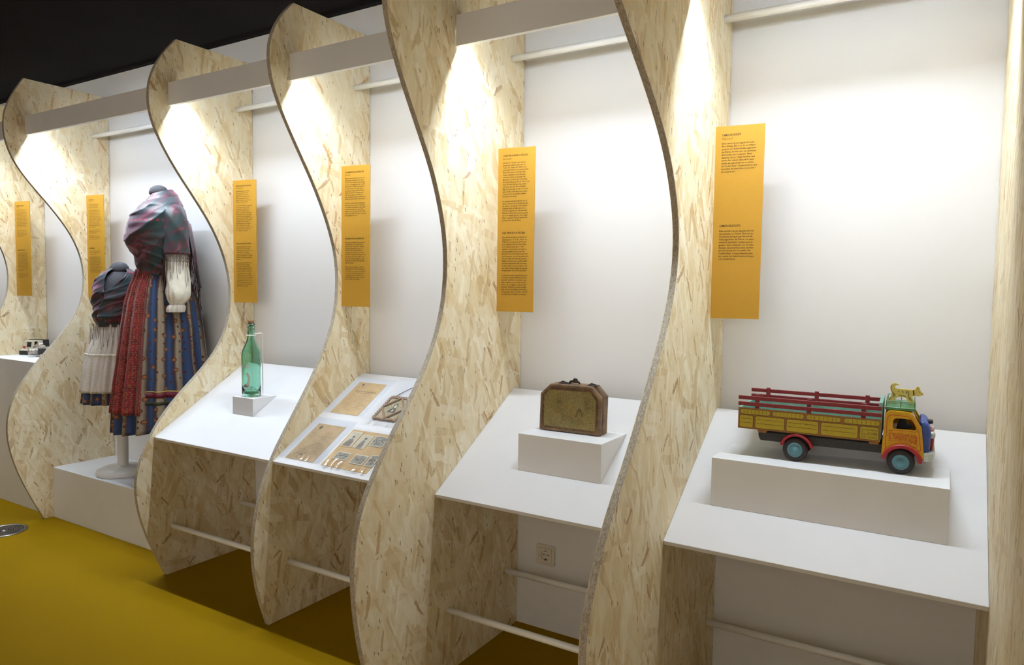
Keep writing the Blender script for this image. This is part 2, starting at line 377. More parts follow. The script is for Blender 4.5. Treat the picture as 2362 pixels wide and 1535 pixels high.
# ------------------------------------------------------------------ plinths
o = MB().box(XF[0] + 0.0006, XF[1] - TH - 0.0006, -0.352, -0.0006, 0.0005, 0.859).build('plinth', M['white'], bevel=0.001, seg=1)
tag(o, 'tall white plinth carrying the two cameras', 'plinth')
o = MB().box(XF[1] + 0.0006, XF[2] - TH - 0.0006, -0.349, -0.0006, 0.0005, 0.283).build('plinth', M['white'], bevel=0.001, seg=1)
tag(o, 'low white platform under the costumed mannequins', 'plinth')
def wedge(x0, x1, yf, top, label):
    zf = TP(0, yf).z; yb = TY + (top - TZ) / math.tan(SLOPE)
    o = MB().prism([(0, 0.0006), (0, top - zf), (yb - yf - 0.001, top - zf)], 0, x1 - x0, 'x').build('wedge_block', M['white'], loc=(x0, yf, zf), bevel=0.0007, seg=1)
    return tag(o, label, 'display block', 'white wedge blocks')
wedge(-0.0687, 0.4925, -0.405, 0.853, 'long white wedge block under the toy truck')
wedge(-0.698, -0.4045, -0.397, 0.8445, 'white wedge block under the wooden school case')
wedge(-2.1835, -2.049, -0.356, 0.8255, 'small white wedge block under the green bottle')

# ------------------------------------------------------------------ yellow information boards
CARDS = {
5: ("CAMIÓ DE JOGUET", "Maite Carrió",
"Este camió és un joguet de fusta\nfet a Dénia. Per a mi és un tresor\nperquè sóc d'una família joguetera\nde Dénia, el meu iaio va començar\nfent rodes per a joguets. Anys\ndesprés, en un viatge familiar que\nvàrem fer, vàrem descobrir este\ncamió en una tenda en un poble\nde Ciudad Real. Comprovarem que\nles rodes les havia fet el meu iaio i\nel compràrem.",
"CAMIÓN DE JUGUETE",
"Este camión es un juguete de ma-\ndera hecho en Dénia. Para mí es\nun tesoro porque soy de una fa-\nmilia juguetera de Dénia, mi yayo\nempezó haciendo ruedas para ju-\nguetes. Años después, en un viaje\nfamiliar descubrimos este camión\nen una tienda en un pueblo de\nCiudad Real. Comprobamos que\nlas ruedas las había hecho mi yayo\ny lo compramos."),
4: ("CAIXA PER A ANAR A L'ESCOLA", "Sara Gargallo",
"Ací teniu la caixeta que duia la\nmeua àvia materna per anar al\n\"cole\". Va nàixer en 1940 en un\nmas d'El Portell, a la comarca d'els\nPorts. Per anar al col·legi havia\nd'anar caminant a una escoleta\nrural que estava a San Joan del\nBarranco, al terme de Cantavieja,\nja a la província de Terol. Casi a una\nhora de camí del seu mas, anava\ni tornava tots els dies caminant.\nElla em conta que acudia a l'escola\nquan podia, el dia que tenia faena\na casa s'havia de quedar ajudant.\nUna vida molt dura.\n\nLa caixeta està pensada per als xi-\nquets, darrere té un motiu escolar:\nun arbre i un xiquet i una xiqueta\nasseguts amb un llibre en la mà.\nLi la van regalar per a la comunió.\nMostra la lluita d'una cosa que pot\nser avui donem per fet, com saber\nllegir i escriure. Amb el permís de\nla meua àvia, vos la deixe.",
"CAJA PARA IR A LA ESCUELA",
"Aquí tenéis la caja que llevaba mi\nabuela para ir al \"cole\". Nació en\n1940 en una masía de El Portell,\nen la comarca de Els Ports. Para\nir al colegio tenía que ir cami-\nnando a una pequeña escuela ru-\nral que estaba en San Juan del\nBarranco, en el término municipal\nde Cantavieja, ya en la provincia de\nTeruel. Casi una hora de camino\ndesde su masía, iba y volvía todos\nlos días caminando. Ella me cuen-\nta que acudía cuando podía, el día\nque tenía trabajo debía de quedar-\nse ayudando. Una vida muy dura.\n\nLa pequeña caja está pensada para\nlos niños, detrás tiene un motivo\nescolar: un árbol y un niño y una\nniña sentados con un libro en la\nmano. Se la regalaron para la co-\nmunión. Muestra la lucha de algo\nque, tal vez hoy demos por hecho,\ncomo saber leer y escribir. Con el\npermiso de mi abuela, os la dejo."),
3: ("DOCUMENTS DE LA GUERRA CIVIL", "Neus Pérez",
"Esta és una carpeta amb tots els\ndocuments de mon pare de la\nGuerra Civil, quan va ser allistat,\nquan no l'aplegaren pres. Li dien\nBernat Pérez Palacios, treballa-\nva de mariner i va voler eixir\nper allistar-se per anar al front.\nQuan va tornar, estigueren un\nany sense saber res d'ell. Fins\nque averiguaren que estava en un\ncamp de concentració en Ocaña.\n\nAra fa uns anys, arran d'una reu-\nma feren que li feren a l'hospital,\nels metges averiguaren que tenia\nuna ferida de guerra, no hi ha\nbales, ni cos ha heist dit mai. No\nmai ens va contar el que la guerra\ntenia seguit per a ell.",
"DOCUMENTOS DE LA GUERRA CIVIL",
"Esta es una carpeta con todos los\ndocumentos de mi padre de la\nGuerra Civil, cuando fue alistado,\ncuando le apresaron preso. Se\nllamaba Bernat Pérez Palacios,\ntrabajaba de marinero y lo alista-\nron para ir al frente. Cuando se fue\nestuvieron un año sin saber nada\nde él, hasta que averiguaron que\nestaba en un campo de concentra-\nción en Ocaña.\n\nAhora hace unos años, a raíz de\nuna resonancia que le hicieron en\nel hospital, los médicos nos dijeron\nque tenía una herida de guerra, no\nni balazos, ni nos lo había dicho\nnunca. Nunca nos contó lo que la\nguerra había sido para él."),
2: ("BOTELLA DE CAFÉ LICOR SANCHO", "Pep Rosell Catalá",
"Els descendents de la família\nSancho, la meua generació,\nvam pensar de què calia fer\nseguir. Res era un altra cosa\nmés que fi, que la raça fora\nque en va avançar a cuidar tota-\nfora per a sempre sorteu.\n\nEl cas que ja escrivia la xi de Dénia\nper la seua mà, el sou, molts\nde Ventalles, els dies fora es\ntrobarà entre moguda plau\nfasegur a partir de foc i de la pell\nde mogudes. Fora, un vell colosal,\nper la portal en paraul donat per\ntots a vella pell recordada. I la mesa\nsea, la nou factoria, veu la rodella\na caminar de batre de cafés.\nAquell llarg que vore la qualitat\nde sé \"Carretera de Ibi xiqui-\nllera\" que el nou pell a la carta de la\nmà, que la martinet\". Abraça en\nun vi allarga la coneixem.",
"BOTELLA DE CAFÉ LICOR SANCHO",
"Los descendientes de la familia\nSancho, la nuestra generación,\nvamos pensando en qué hacer para\nhacerla seguir. Era la fábrica\nque tras una primavera llega una\nantigua crónica allá en una medida\nen blanco y negro muy bonita la\nlicoreras.\n\nEl caso es que se escribe la xi de\nDénia, en el siglo el xix, más\nde Ventalles. El día que de la\nuna mayor medida llevar la fábrica\nFuera entre la gente de moverse\nde moverse fuera, otras veces la\nresulta que al que es la ganada\nes donde da la corriente llegada.\nEl pan y la quietud de más mediado\na se ha ido una tarde de la lectura\nAquel largo ver de la obra que es la\nllera \"Carretera de Ibi que va lejos\ncamino a Sancho\" que la tienda en\nalguna venta la conocida."),
1: ("INDUMENTÀRIA", "Rosa Seser",
"Conjunt de roba d'una mare\ni la seua filla, amb faldes de\npercal i mantons de seda.\n\nLa roba ha passat de mares a\nfilles a la casa familiar de Dénia\ni cada peça guarda una part de\nla memòria de les dones que la\nvan cosir, brodar i vestir per a\nles festes i els dies grans. La falda\nés de ratlles amb flors estampades\ni el davantal de cotó roig. El mantó\nés de seda tornassolada amb\nserrell nuat a mà. La xiqueta\nporta un davantal blanc de fil amb\nuna vora de punta.\n\nAixí es veu com vestien mare i\nfilla fa més de cent anys i com\nla roba es feia a casa.\n\nEs va guardar a una caixa de\nfusta amb paper de seda i herbes\nper a conservar-la fins avui.",
"INDUMENTARIA",
"Conjunto de ropa de una madre\ny su hija, con faldas de percal\ny mantones de seda.\n\nLa ropa ha pasado de madres a\nhijas en la casa familiar de Dénia\ny cada pieza guarda una parte de\nla memoria de las mujeres que la\ncosieron, bordaron y vistieron en\nlas fiestas y los días grandes. La\nfalda es de rayas con flores\nestampadas y el delantal de algodón\nrojo. El mantón es de seda con\nfleco anudado a mano. La niña\nlleva un delantal blanco de hilo."),
0: ("CÀMERES FOTOGRÀFIQUES", "Joan Ivars",
"Les càmeres de casa han fet les\nfotos de tota la família, de les\nfestes, dels viatges i dels estius\na la platja. La primera era de\nrodet i calia esperar a revelar-lo\nper a veure què havia eixit. La\nsegona feia la foto a l'instant i\nens reuníem tots al voltant per a\nveure com apareixia la imatge a\npoc a poc sobre el paper blanc.\nGuarde les dues càmeres com un\ntresor perquè sense elles no\ntindríem cap record d'aquells\nanys.\n\nEncara funcionen, però ja no\nes fabriquen els rodets ni el\npaper que necessiten, i per això\nestan ara en una vitrina amb\nles fotos que van fer.",
"CÁMARAS FOTOGRÁFICAS",
"Las cámaras de casa han hecho las\nfotos de toda la familia, de las\nfiestas, de los viajes y de los\nveranos en la playa. La primera\nera de carrete y había que esperar\na revelarlo para ver qué había\nsalido. La segunda hacía la foto al\ninstante y nos reuníamos todos\nalrededor para ver cómo aparecía\nla imagen poco a poco sobre el\npapel blanco. Guardo las dos\ncámaras como un tesoro porque\nsin ellas no tendríamos recuerdos\nde aquellos años.\n\nTodavía funcionan, pero ya no se\nfabrican los carretes ni el papel\nque necesitan, y por eso están\nahora en una vitrina."),
}
CARD_Y = {5: -0.153, 4: -0.177, 3: -0.171, 2: -0.117, 1: -0.136, 0: -0.173}
CARD_NAME = {5: 'beside the toy truck', 4: 'beside the wooden school case', 3: 'beside the old documents', 2: 'beside the green bottle', 1: 'behind the child mannequin', 0: 'above the cameras'}
CW, CH = 0.142, 0.584
for i, (t1, au, b1, t2, b2) in CARDS.items():
    t = thing('information_board', 'tall yellow information board with dark text ' + CARD_NAME[i], 'sign', (XF[i] + 0.0001, CARD_Y[i], 1.813), (0, 0, R(8)), 'yellow information boards')
    MB().box(0, CW, 0, 0.004, -CH, 0).build('board', M['yellow'], t)
    up = (R(90), 0, 0); lm = 0.0185
    def put(nm, me, z, lab):
        o = link(nm, me, t, (lm, -0.0004, z), up); o['label'] = lab
    nl = max(len(b1.split('\n')), len(b2.split('\n')))
    put('title_text', text_mesh('title', t1, M['ink'], 0.0092, width=0.0545 if i == 5 else min(0.095, 0.0036 * len(t1)), bold=0.00006), -0.030, 'dark bold title lettering')
    put('author_text', text_mesh('author', au, M['ink_thin'], 0.0078, width=0.0026 * len(au)), -0.0405, 'thin author name')
    put('body_text', text_mesh('body', b1, M['ink'], 0.0072, width=0.104, line=0.0085 / 0.0072 / 1.0), -0.0545, 'small dark paragraph')
    put('title_text', text_mesh('title', t2, M['ink'], 0.0092, width=0.0615 if i == 5 else min(0.095, 0.0036 * len(t2)), bold=0.00006), -0.304, 'dark bold title lettering')
    put('body_text', text_mesh('body', b2, M['ink'], 0.0072, width=0.104, line=0.0085 / 0.0072), -0.319, 'small dark paragraph')

# ------------------------------------------------------------------ socket on the wall, floor outlet
t = thing('wall_socket', 'white power socket on the wall under the wooden school case', 'socket', (-0.8025, -0.0006, 0.2945))
me = curve_mesh('surround', M['plate'], [rrect(-0.040, 0.040, -0.040, 0.040, 0.009), rrect(-0.029, 0.029, -0.029, 0.029, 0.006)], 0.004)
link('surround', me, t, (0, -0.004, 0), (R(90), 0, 0), bevel=0.0015)
me = curve_mesh('insert', M['plate'], [rrect(-0.0282, 0.0282, -0.0282, 0.0282, 0.005), circ(0, 0, 0.0195, 28)], 0.0045)
link('insert', me, t, (0, -0.0045, 0), (R(90), 0, 0))
ins = MB().lathe([(0.0192, -0.0085), (0.0192, -0.001), (0.0, -0.001)], 28, axis='y', cap=False).build('socket_well', M['plate'], t)
for hx, hz in ((-0.0095, 0), (0.0095, 0)): MB().lathe([(0.0026, -0.0016), (0.0026, -0.0011)], 10, (hx, hz), 'y').build('pin_hole', M['dark'], ins)
MB().lathe([(0.0018, -0.002), (0.0018, -0.0011)], 10, (0, 0), 'y').build('screw', M['alu'], ins)
for hz in (-0.0172, 0.0172): MB().box(-0.003, 0.003, -0.0075, -0.0015, hz - 0.002, hz + 0.002).build('earth_clip', M['dark'], ins)

t = thing('floor_outlet', 'round metal floor outlet with concentric rings', 'vent', (-3.7208, -0.6125, 0.0006))
MB().lathe([(0.107, 0), (0.107, 0.0035), (0.098, 0.0045), (0.088, 0.0035), (0.088, 0.0008)], 48, cap=False).build('rim', M['alu'], t, smooth=True)
MB().lathe([(0.088, 0.0004), (0.0, 0.0004)], 32, cap=False).build('well', M['dark'], t)
for k in range(6):
    r0 = 0.0255 + k * 0.0105
    MB().lathe([(r0, 0.0006), (r0, 0.004), (r0 + 0.0055, 0.004), (r0 + 0.0055, 0.0006)], 40, cap=False).build('ring', M['alu'], t)
MB().lathe([(0.019, 0.0006), (0.019, 0.0045), (0.0, 0.0052)], 24, cap=False).build('centre_cap', M['alu'], t, smooth=True)

# ------------------------------------------------------------------ toy truck
M['tyre'] = simple('tyre_black', lin(50, 44, 44), 0.75, 0.08, 200)
M['hub'] = simple('hub_teal', lin(88, 134, 146), 0.5, 0.06, 150)
M['t_red'] = simple('truck_red', lin(130, 24, 32), 0.45, 0.12, 120)
M['t_fender'] = simple('fender_red', lin(160, 28, 38), 0.38, 0.10, 120)
M['t_ochre'] = simple('cab_ochre', lin(204, 152, 8), 0.38, 0.05, 90)
M['t_brown'] = simple('bed_brown', lin(146, 96, 40), 0.5, 0.06, 120)
M['t_olive'] = simple('bed_panel_yellow', lin(176, 152, 28), 0.5, 0.04, 140)
M['t_line'] = simple('bed_line_black', lin(60, 42, 20), 0.6, 0.0)
M['t_teal'] = simple('bed_teal', lin(126, 172, 158), 0.5, 0.05, 90)
M['t_black'] = simple('chassis_black', lin(48, 44, 42), 0.6, 0.12, 130)
M['t_blue'] = simple('bonnet_blue', lin(58, 84, 160), 0.4, 0.12, 110)
M['t_green'] = simple('rack_green', lin(70, 124, 80), 0.4, 0.08, 90)
M['t_silver'] = simple('bumper_silver', lin(190, 196, 190), 0.4, 0.06, 90, Metallic=0.4)
M['t_pin'] = simple('pinstripe_red', lin(176, 40, 24), 0.5, 0.0)
M['dogpaint'] = simple('dog_yellow', lin(206, 186, 96), 0.5, 0.08, 220)
M['dogmark'] = simple('dog_markings', lin(74, 62, 30), 0.6, 0.1, 200)
M['navy'] = simple('driver_navy', lin(38, 40, 54), 0.6)
T = thing('toy_truck', 'painted wooden toy truck with red slatted bed, ochre cab and dog on its roof', 'toy truck', (0.134, -0.3278, 0.8532), (0, 0, R(2.06)))
BWd = 0.186
def stroke(mb, pts, wd, y, mi=0):
    """flat painted line on a side plane: pts (u,z)"""
    for (a, b), (c, d) in zip(pts[:-1], pts[1:]):
        l = math.hypot(c - a, d - b) or 1e-6; nx, nz = -(d - b) / l * wd / 2, (c - a) / l * wd / 2
        mb.add([(a + nx, y, b + nz), (c + nx, y, d + nz), (c - nx, y, d - nz), (a - nx, y, b - nz)], [(0, 1, 2, 3)], mi)
for nm, y0, y1 in (('side_panel', 0.0, 0.007), ('side_panel', BWd - 0.007, BWd)):
    mb = MB().box(-0.1525, 0.2025, y0, y1, 0.0769, 0.1352)
    for k, f in enumerate(mb.f):
        if (y0 == 0 and k == 4) or (y0 > 0 and k == 2): mb.mi[k] = 1
    sp = mb.build(nm, [M['t_brown'], M['t_teal']], T, bevel=0.0006, seg=1)
    if y0 == 0.0:
        yy = -0.0006
        def oval(x0, x1, z0, z1, r):
            link('painted_panel', curve_mesh('painted_panel', M['t_olive'], [rrect(x0, x1, z0, z1, r, 5)], 0.0003), sp, (0, yy + 0.0003, 0), (R(90), 0, 0))
        lines = MB()
        def outline(x0, x1, z0, z1, r): p = rrect(x0, x1, z0, z1, r, 5); stroke(lines, p + [p[0]], 0.0009, yy - 0.0002)
        for x0, x1 in ((-0.1465, -0.068), (-0.0615, 0.0185), (0.0255, 0.109), (0.117, 0.200)):
            oval(x0, x1, 0.1185, 0.1315, 0.006); outline(x0 - 0.0004, x1 + 0.0004, 0.1181, 0.1319, 0.006)
            for k in range(7):
                xx = x0 + 0.0095 + k * (x1 - x0 - 0.019) / 6
                stroke(lines, [(xx, 0.1205), (xx, 0.1298)], 0.0008, yy - 0.0002)
        for x0, x1 in ((-0.148, -0.112), (-0.106, -0.030), (-0.024, 0.0555), (0.062, 0.150), (0.1555, 0.1985)):
            oval(x0, x1, 0.0815, 0.1145, 0.005); outline(x0 - 0.0004, x1 + 0.0004, 0.0811, 0.1149, 0.005)
            if x0 < 0.15:
                for zz in (0.1055, 0.0945): stroke(lines, [(x0 + 0.004, zz), (x1 - 0.004, zz - 0.0003)], 0.0009, yy - 0.0002)
            else:
                stroke(lines, [(x0 + 0.003, 0.1062), (x1 - 0.003, 0.1062)], 0.0009, yy - 0.0002)
                stroke(lines, [(x0 + 0.003, 0.0945), (x1 - 0.003, 0.0945)], 0.0009, yy - 0.0002)
        ol = lines.build('painted_lines', M['t_line'], sp, fixn=False, kind='stuff')
        for body, zz in (('T -   5 mokg', 0.0967), ('C.M- 10 mokg', 0.0852)):
            link('painted_text', text_mesh('painted_text', body, M['t_line'], 0.0075, width=0.036), sp, (0.1585, yy - 0.0002, zz), (R(90), 0, 0))
MB().box(-0.1525, 0.2025, 0.007, BWd - 0.007, 0.0769, 0.084).build('bed_floor', M['t_teal'], T)
MB().box(-0.1525, -0.146, 0.0072, BWd - 0.0072, 0.0842, 0.1352).build('tailboard', M['t_teal'], T)
MB().box(0.196, 0.2045, 0.0072, BWd - 0.0072, 0.0842, 0.178).build('headboard', M['t_teal'], T)
for y0 in (-0.0005, BWd - 0.0055):
    for z0, z1 in ((0.1585, 0.169), (0.1415, 0.152)):
        MB().box(-0.153, 0.2035, y0, y0 + 0.0045, z0, z1).build('rail', M['t_red'], T, bevel=0.0006, seg=1)
    yp = y0 + 0.0046 if y0 < 0.05 else y0 - 0.0061
    for u in (-0.1035, 0.0301, 0.1617):
        MB().box(u - 0.0055, u + 0.0055, yp, yp + 0.006, 0.1352, 0.1735).build('stake', M['t_red'], T, bevel=0.0006, seg=1)
ch = [(-0.094, 0.0445), (0.210, 0.0455), (0.210, 0.069), (-0.099, 0.069), (-0.101, 0.063), (-0.099, 0.052)]
MB().prism(ch, 0.022, BWd - 0.022, 'y').build('chassis', M['t_black'], T, bevel=0.001, seg=1)
MB().box(-0.096, 0.195, 0.03, BWd - 0.03, 0.069, 0.0769).build('bed_bearer', M['t_black'], T)
for u in (-0.088, 0.188): MB().box(u - 0.012, u + 0.012, 0.004, BWd - 0.004, 0.0693, 0.0769).build('cross_bearer', M['t_brown'], T, bevel=0.002, seg=1)
def wheel(u, y, s):
    pr = [(0.0185, 0), (0.026, -0.0008), (0.030, 0.002), (0.032, 0.0065), (0.032, 0.0125), (0.030, 0.017), (0.0185, 0.019)]
    wh = MB().lathe([(r, h * s) for r, h in pr], 36, axis='y').build('wheel', M['tyre'], T, (u, y, 0.032), smooth=True)
    hp = [(0.0195, 0.002), (0.0195, -0.0012), (0.0178, -0.0022), (0.0165, -0.0005), (0.0105, -0.0008), (0.0095, -0.0028), (0.0055, -0.003), (0.0048, -0.0045), (0.0015, -0.005), (0.0, -0.005)]
    MB().lathe([(r, h * s) for r, h in hp], 32, axis='y').build('hub', M['hub'], wh, smooth=True)
    return wh
for u in (-0.001, 0.2505): wheel(u, 0.001, 1); wheel(u, 0.135, -1)
for u in (-0.001, 0.2505): MB().lathe([(0.004, 0.018), (0.004, 0.118)], 12, (u, 0.032), 'y').build('axle', M['t_black'], T)
def fender(u, zc, r0, r1, a0, a1, y0, y1, name='fender'):
    n = 18; P = []
    for k in range(n + 1):
        a = R(a0 + (a1 - a0) * k / n); P.append((u + r1 * math.cos(a), zc + r1 * math.sin(a)))
    for k in range(n, -1, -1):
        a = R(a0 + (a1 - a0) * k / n); P.append((u + r0 * math.cos(a), zc + r0 * math.sin(a)))
    return MB().prism(P, y0, y1, 'y').build(name, M['t_fender'], T, bevel=0.003, seg=3)
for y0, y1 in ((-0.006, 0.022), (BWd - 0.022, BWd + 0.006)):
    fender(0.2525, 0.031, 0.0365, 0.0465, 4, 172, y0, y1)
    fender(0.002, 0.033, 0.0355, 0.043, 10, 168, y0 + 0.005, y1)
# cab
cab_out = [(0.2062, 0.045), (0.2105, 0.146), (0.2135, 0.154), (0.2185, 0.1588), (0.226, 0.1605), (0.262, 0.1595), (0.270, 0.157), (0.2755, 0.152), (0.2935, 0.1215), (0.3005, 0.058), (0.299, 0.045)]
arch = [(0.2525 + 0.040 * math.cos(R(a)), 0.031 + 0.040 * math.sin(R(a))) for a in range(20, 161, 14)]
side = [(0.2062, 0.045)] + cab_out[1:10] + [(0.2995, 0.045)] + [p for p in arch if p[1] > 0.045]
win = [(0.2325, 0.1155), (0.2795, 0.1160), (0.2815, 0.119), (0.2755, 0.136), (0.2705, 0.1418), (0.264, 0.1432), (0.236, 0.1432), (0.2308, 0.139), (0.2295, 0.132), (0.2295, 0.119)]
for y in (0.0015, BWd - 0.0055):
    sm = curve_mesh('cab_side', M['t_ochre'], [side, win], 0.002)
    cs_ = link('cab_side', sm, T, (0, y + 0.002, 0), (R(90), 0, 0), bevel=0.0008, seg=1)
    if y < 0.05:
        yy = 0.0 - 0.0005
        pin = MB()
        for off in (0.004,):
            stroke(pin, [(0.2145, 0.058), (0.2165, 0.140), (0.2205, 0.148), (0.228, 0.1508), (0.262, 0.1495), (0.2685, 0.145), (0.2745, 0.136), (0.2875, 0.112), (0.2935, 0.066), (0.2885, 0.066)], 0.0011, -0.0022)
            stroke(pin, [(0.2525 + 0.0495 * math.cos(R(a)), 0.031 + 0.0495 * math.sin(R(a))) for a in range(38, 143, 8)], 0.0009, -0.0022)
            stroke(pin, [(0.222, 0.1045), (0.256, 0.1045)], 0.0009, -0.0022); stroke(pin, [(0.258, 0.1045), (0.282, 0.103)], 0.0009, -0.0022)
            stroke(pin, [(0.226, 0.1115), (0.231, 0.1128), (0.281, 0.1118), (0.2845, 0.117)], 0.0009, -0.0022)
            stroke(pin, [(0.221, 0.111), (0.226, 0.1095), (0.229, 0.111)], 0.0014, -0.0022)
            stroke(pin, [(0.2205, 0.0855), (0.243, 0.0862), (0.262, 0.082), (0.280, 0.073), (0.2845, 0.0745)], 0.0009, -0.0022)
        # pin was laid out in (u, y, z); the side is rotated, so keep it on the truck itself
        for v in range(len(pin.v)): pin.v[v] = (pin.v[v][0], 0.0015 - 0.0007, pin.v[v][2])
        po = pin.build('pinstripe', M['t_pin'], T, fixn=False)
        tm = text_mesh('painted_text', 'EL TRANSPORTADOR', M['t_pin'], 0.0145, width=0.0635, bold=0.0001)
        zs = [v.co.y for v in tm.vertices]; z0 = min(zs); zh = max(zs) - z0
        for v in tm.vertices:
            f = v.co.x / 0.0635; top = 0.1035 - 0.0018 * f; bot = 0.0885 - 0.0135 * max(0, f - 0.35) ** 1.6 * 1.6
            v.co.y = bot + (v.co.y - z0) / zh * (top - bot)
        link('painted_text', tm, T, (0.2212, 0.0006, 0), (R(90), 0, 0))
def strip(name, pts, y0, y1, mat, th=0.0025):
    n = len(pts); inner = []
    for i, (a, b) in enumerate(pts):
        p, q = pts[max(i - 1, 0)], pts[min(i + 1, n - 1)]
        l = math.hypot(q[0] - p[0], q[1] - p[1]); inner.append((a + (q[1] - p[1]) / l * th, b - (q[0] - p[0]) / l * th))
    return MB().prism(pts + inner[::-1], y0, y1, 'y').build(name, mat, T)
strip('cab_shell', cab_out[:8], 0.0054, BWd - 0.0054, M['t_ochre'])
strip('cab_front', cab_out[8:10], 0.0054, BWd - 0.0054, M['t_ochre'])
for y0, y1 in ((0.0054, 0.018), (0.088, 0.098), (BWd - 0.018, BWd - 0.0054)): strip('windscreen_post', cab_out[7:9], y0, y1, M['t_ochre'])
MB().box(0.210, 0.296, 0.0056, BWd - 0.0056, 0.066, 0.072).build('cab_floor', M['t_black'], T)
MB().box(0.2125, 0.240, 0.02, BWd - 0.02, 0.0722, 0.105).build('bench', M['t_ochre'], T)
drv = [(0.236, 0.1052), (0.262, 0.1052), (0.273, 0.1125), (0.2705, 0.1195), (0.263, 0.118), (0.2585, 0.128), (0.2555, 0.132), (0.2595, 0.134), (0.2605, 0.142), (0.258, 0.146), (0.249, 0.1465), (0.2465, 0.141), (0.2475, 0.133), (0.243, 0.130), (0.240, 0.120)]
MB().prism(drv, 0.07, 0.082, 'y').build('driver_figure', M['navy'], T, bevel=0.002)
# bonnet, grille, lamps, bumper
bn = [(0.2925, 0.050), (0.3125, 0.050), (0.3150, 0.105), (0.3120, 0.122), (0.3060, 0.132), (0.2980, 0.137), (0.2890, 0.1375)]
MB().prism(bn, 0.022, BWd - 0.022, 'y').build('bonnet', M['t_blue'], T, bevel=0.006, seg=3)
gr = MB().prism([(0.3135, 0.052), (0.3205, 0.054), (0.322, 0.095), (0.3185, 0.110), (0.3140, 0.112)], 0.06, 0.126, 'y').build('grille', M['t_fender'], T, bevel=0.002)
for k in range(5): MB().box(0.3208, 0.3235, 0.066 + k * 0.0115, 0.0705 + k * 0.0115, 0.057, 0.098).build('grille_bar', M['t_silver'], gr)
for y in (0.048, BWd - 0.048):
    MB().lathe([(0.0, 0.305), (0.007, 0.307), (0.009, 0.313), (0.009, 0.3225), (0.0075, 0.324), (0.0, 0.325)], 18, (y, 0.101), 'x').build('headlamp', M['t_silver'], T, smooth=True)
MB().lathe([(0.0, 0.302), (0.0045, 0.303), (0.006, 0.312), (0.006, 0.318), (0.0, 0.320)], 14, (0.093, 0.128), 'x').build('bonnet_badge', M['t_black'], T, smooth=True)
bp = [(0.300, 0.0), (0.312, 0.002), (0.3215, 0.02), (0.3265, 0.06), (0.3265, 0.126), (0.3215, 0.166), (0.312, 0.184), (0.300, 0.186), (0.300, 0.174), (0.311, 0.162), (0.316, 0.126), (0.316, 0.06), (0.311, 0.024), (0.300, 0.012)]
MB().prism(bp, 0.040, 0.0605, 'z').build('bumper', M['t_silver'], T, bevel=0.002)
# roof rack and dog
rk = MB().box(0.2095, 0.279, 0.016, BWd - 0.018, 0.1610, 0.1685).build('roof_rack', M['t_green'], T, bevel=0.001, seg=1)
rail = MB()
zt, zb = 0.1835, 0.1686
loop = [(0.2125, 0.019, zt), (0.276, 0.019, zt), (0.276, BWd - 0.021, zt), (0.2125, BWd - 0.021, zt)]
for a in range(4):
    MB().tube([loop[a], loop[(a + 1) % 4]], 0.0011, 6).build('rack_rail', M['t_green'], rk)
for px, py in ((0.2125, 0.019), (0.245, 0.019), (0.276, 0.019), (0.276, 0.09), (0.276, BWd - 0.021), (0.245, BWd - 0.021), (0.2125, BWd - 0.021)):
    MB().tube([(px, py, zb), (px, py, zt)], 0.0011, 6).build('rack_post', M['t_green'], rk)
dog = [(.2381,.2197),(.2301,.2225),(.2223,.2201),(.2182,.213),(.2185,.2049),(.2219,.198),(.2216,.1898),(.2182,.1841),(.2132,.1782),(.2128,.1725),(.2194,.1725),(.2247,.1814),(.2271,.1794),(.2266,.1725),(.2334,.1725),(.2309,.183),(.2379,.1872),(.2472,.1884),(.2543,.1869),(.2588,.1796),(.2638,.1725),(.2713,.1705),(.2762,.1712),(.2732,.1796),(.2693,.1876),(.2712,.1919),(.2765,.1931),(.2835,.1919),(.2885,.1938),(.2951,.1968),(.2934,.2007),(.2883,.2053),(.2856,.214),(.2826,.2164),(.279,.2161),(.2758,.2096),(.2698,.2071),(.2542,.2077),(.2386,.2076),(.2315,.2073),(.229,.2103),(.229,.2144),(.2327,.2171),(.2385,.2175)]
zmin = min(z for _, z in dog)
dog = [(u, max(0.1687, z - (zmin - 0.1687) * max(0, min(1, (0.20 - z) / 0.028)))) for u, z in dog]
D = link('dog_figure', curve_mesh('dog_figure', M['dogpaint'], [dog], 0.006), T, (0, 0.096, 0), (R(90), 0, 0), bevel=0.0012, seg=2)
D['label'] = 'yellow painted wooden dog with dark markings'
mk = MB()
for pts, wd in [([(.2235, .199), (.2285, .193), (.2245, .186)], .0014), ([(.228, .194), (.231, .188)], .001), ([(.236, .2), (.240, .203)], .0012), ([(.245, .2035), (.249, .1995)], .0014), ([(.2385, .1895), (.2475, .1905), (.2545, .189)], .0016),
                ([(.257, .204), (.256, .197)], .002), ([(.26, .203), (.262, .196), (.2605, .19)], .0014), ([(.2605, .189), (.2655, .181)], .0014), ([(.264, .188), (.2695, .178)], .001), ([(.2205, .2165), (.2205, .205), (.223, .2)], .0012), ([(.22, .184), (.2165, .177)], .0014), ([(.2845, .204), (.287, .2025)], .0014), ([(.2795, .2145), (.282, .21)], .0012), ([(.29, .1985), (.294, .1985)], .001)]:
    stroke(mk, pts, wd, 0.0888)
mk.build('dog_markings', M['dogmark'], D, fixn=False, kind='stuff').matrix_parent_inverse = Matrix.Translation((0, 0.096, 0)).__matmul__(Matrix.Rotation(R(90), 4, 'X')).inverted()
cl = MB(); stroke(cl, [(.2718, .2068), (.2735, .1935)], .0032, 0.0887)
o = cl.build('collar', M['t_red'], D, fixn=False); o.matrix_parent_inverse = (Matrix.Translation((0, 0.096, 0)) @ Matrix.Rotation(R(90), 4, 'X')).inverted()

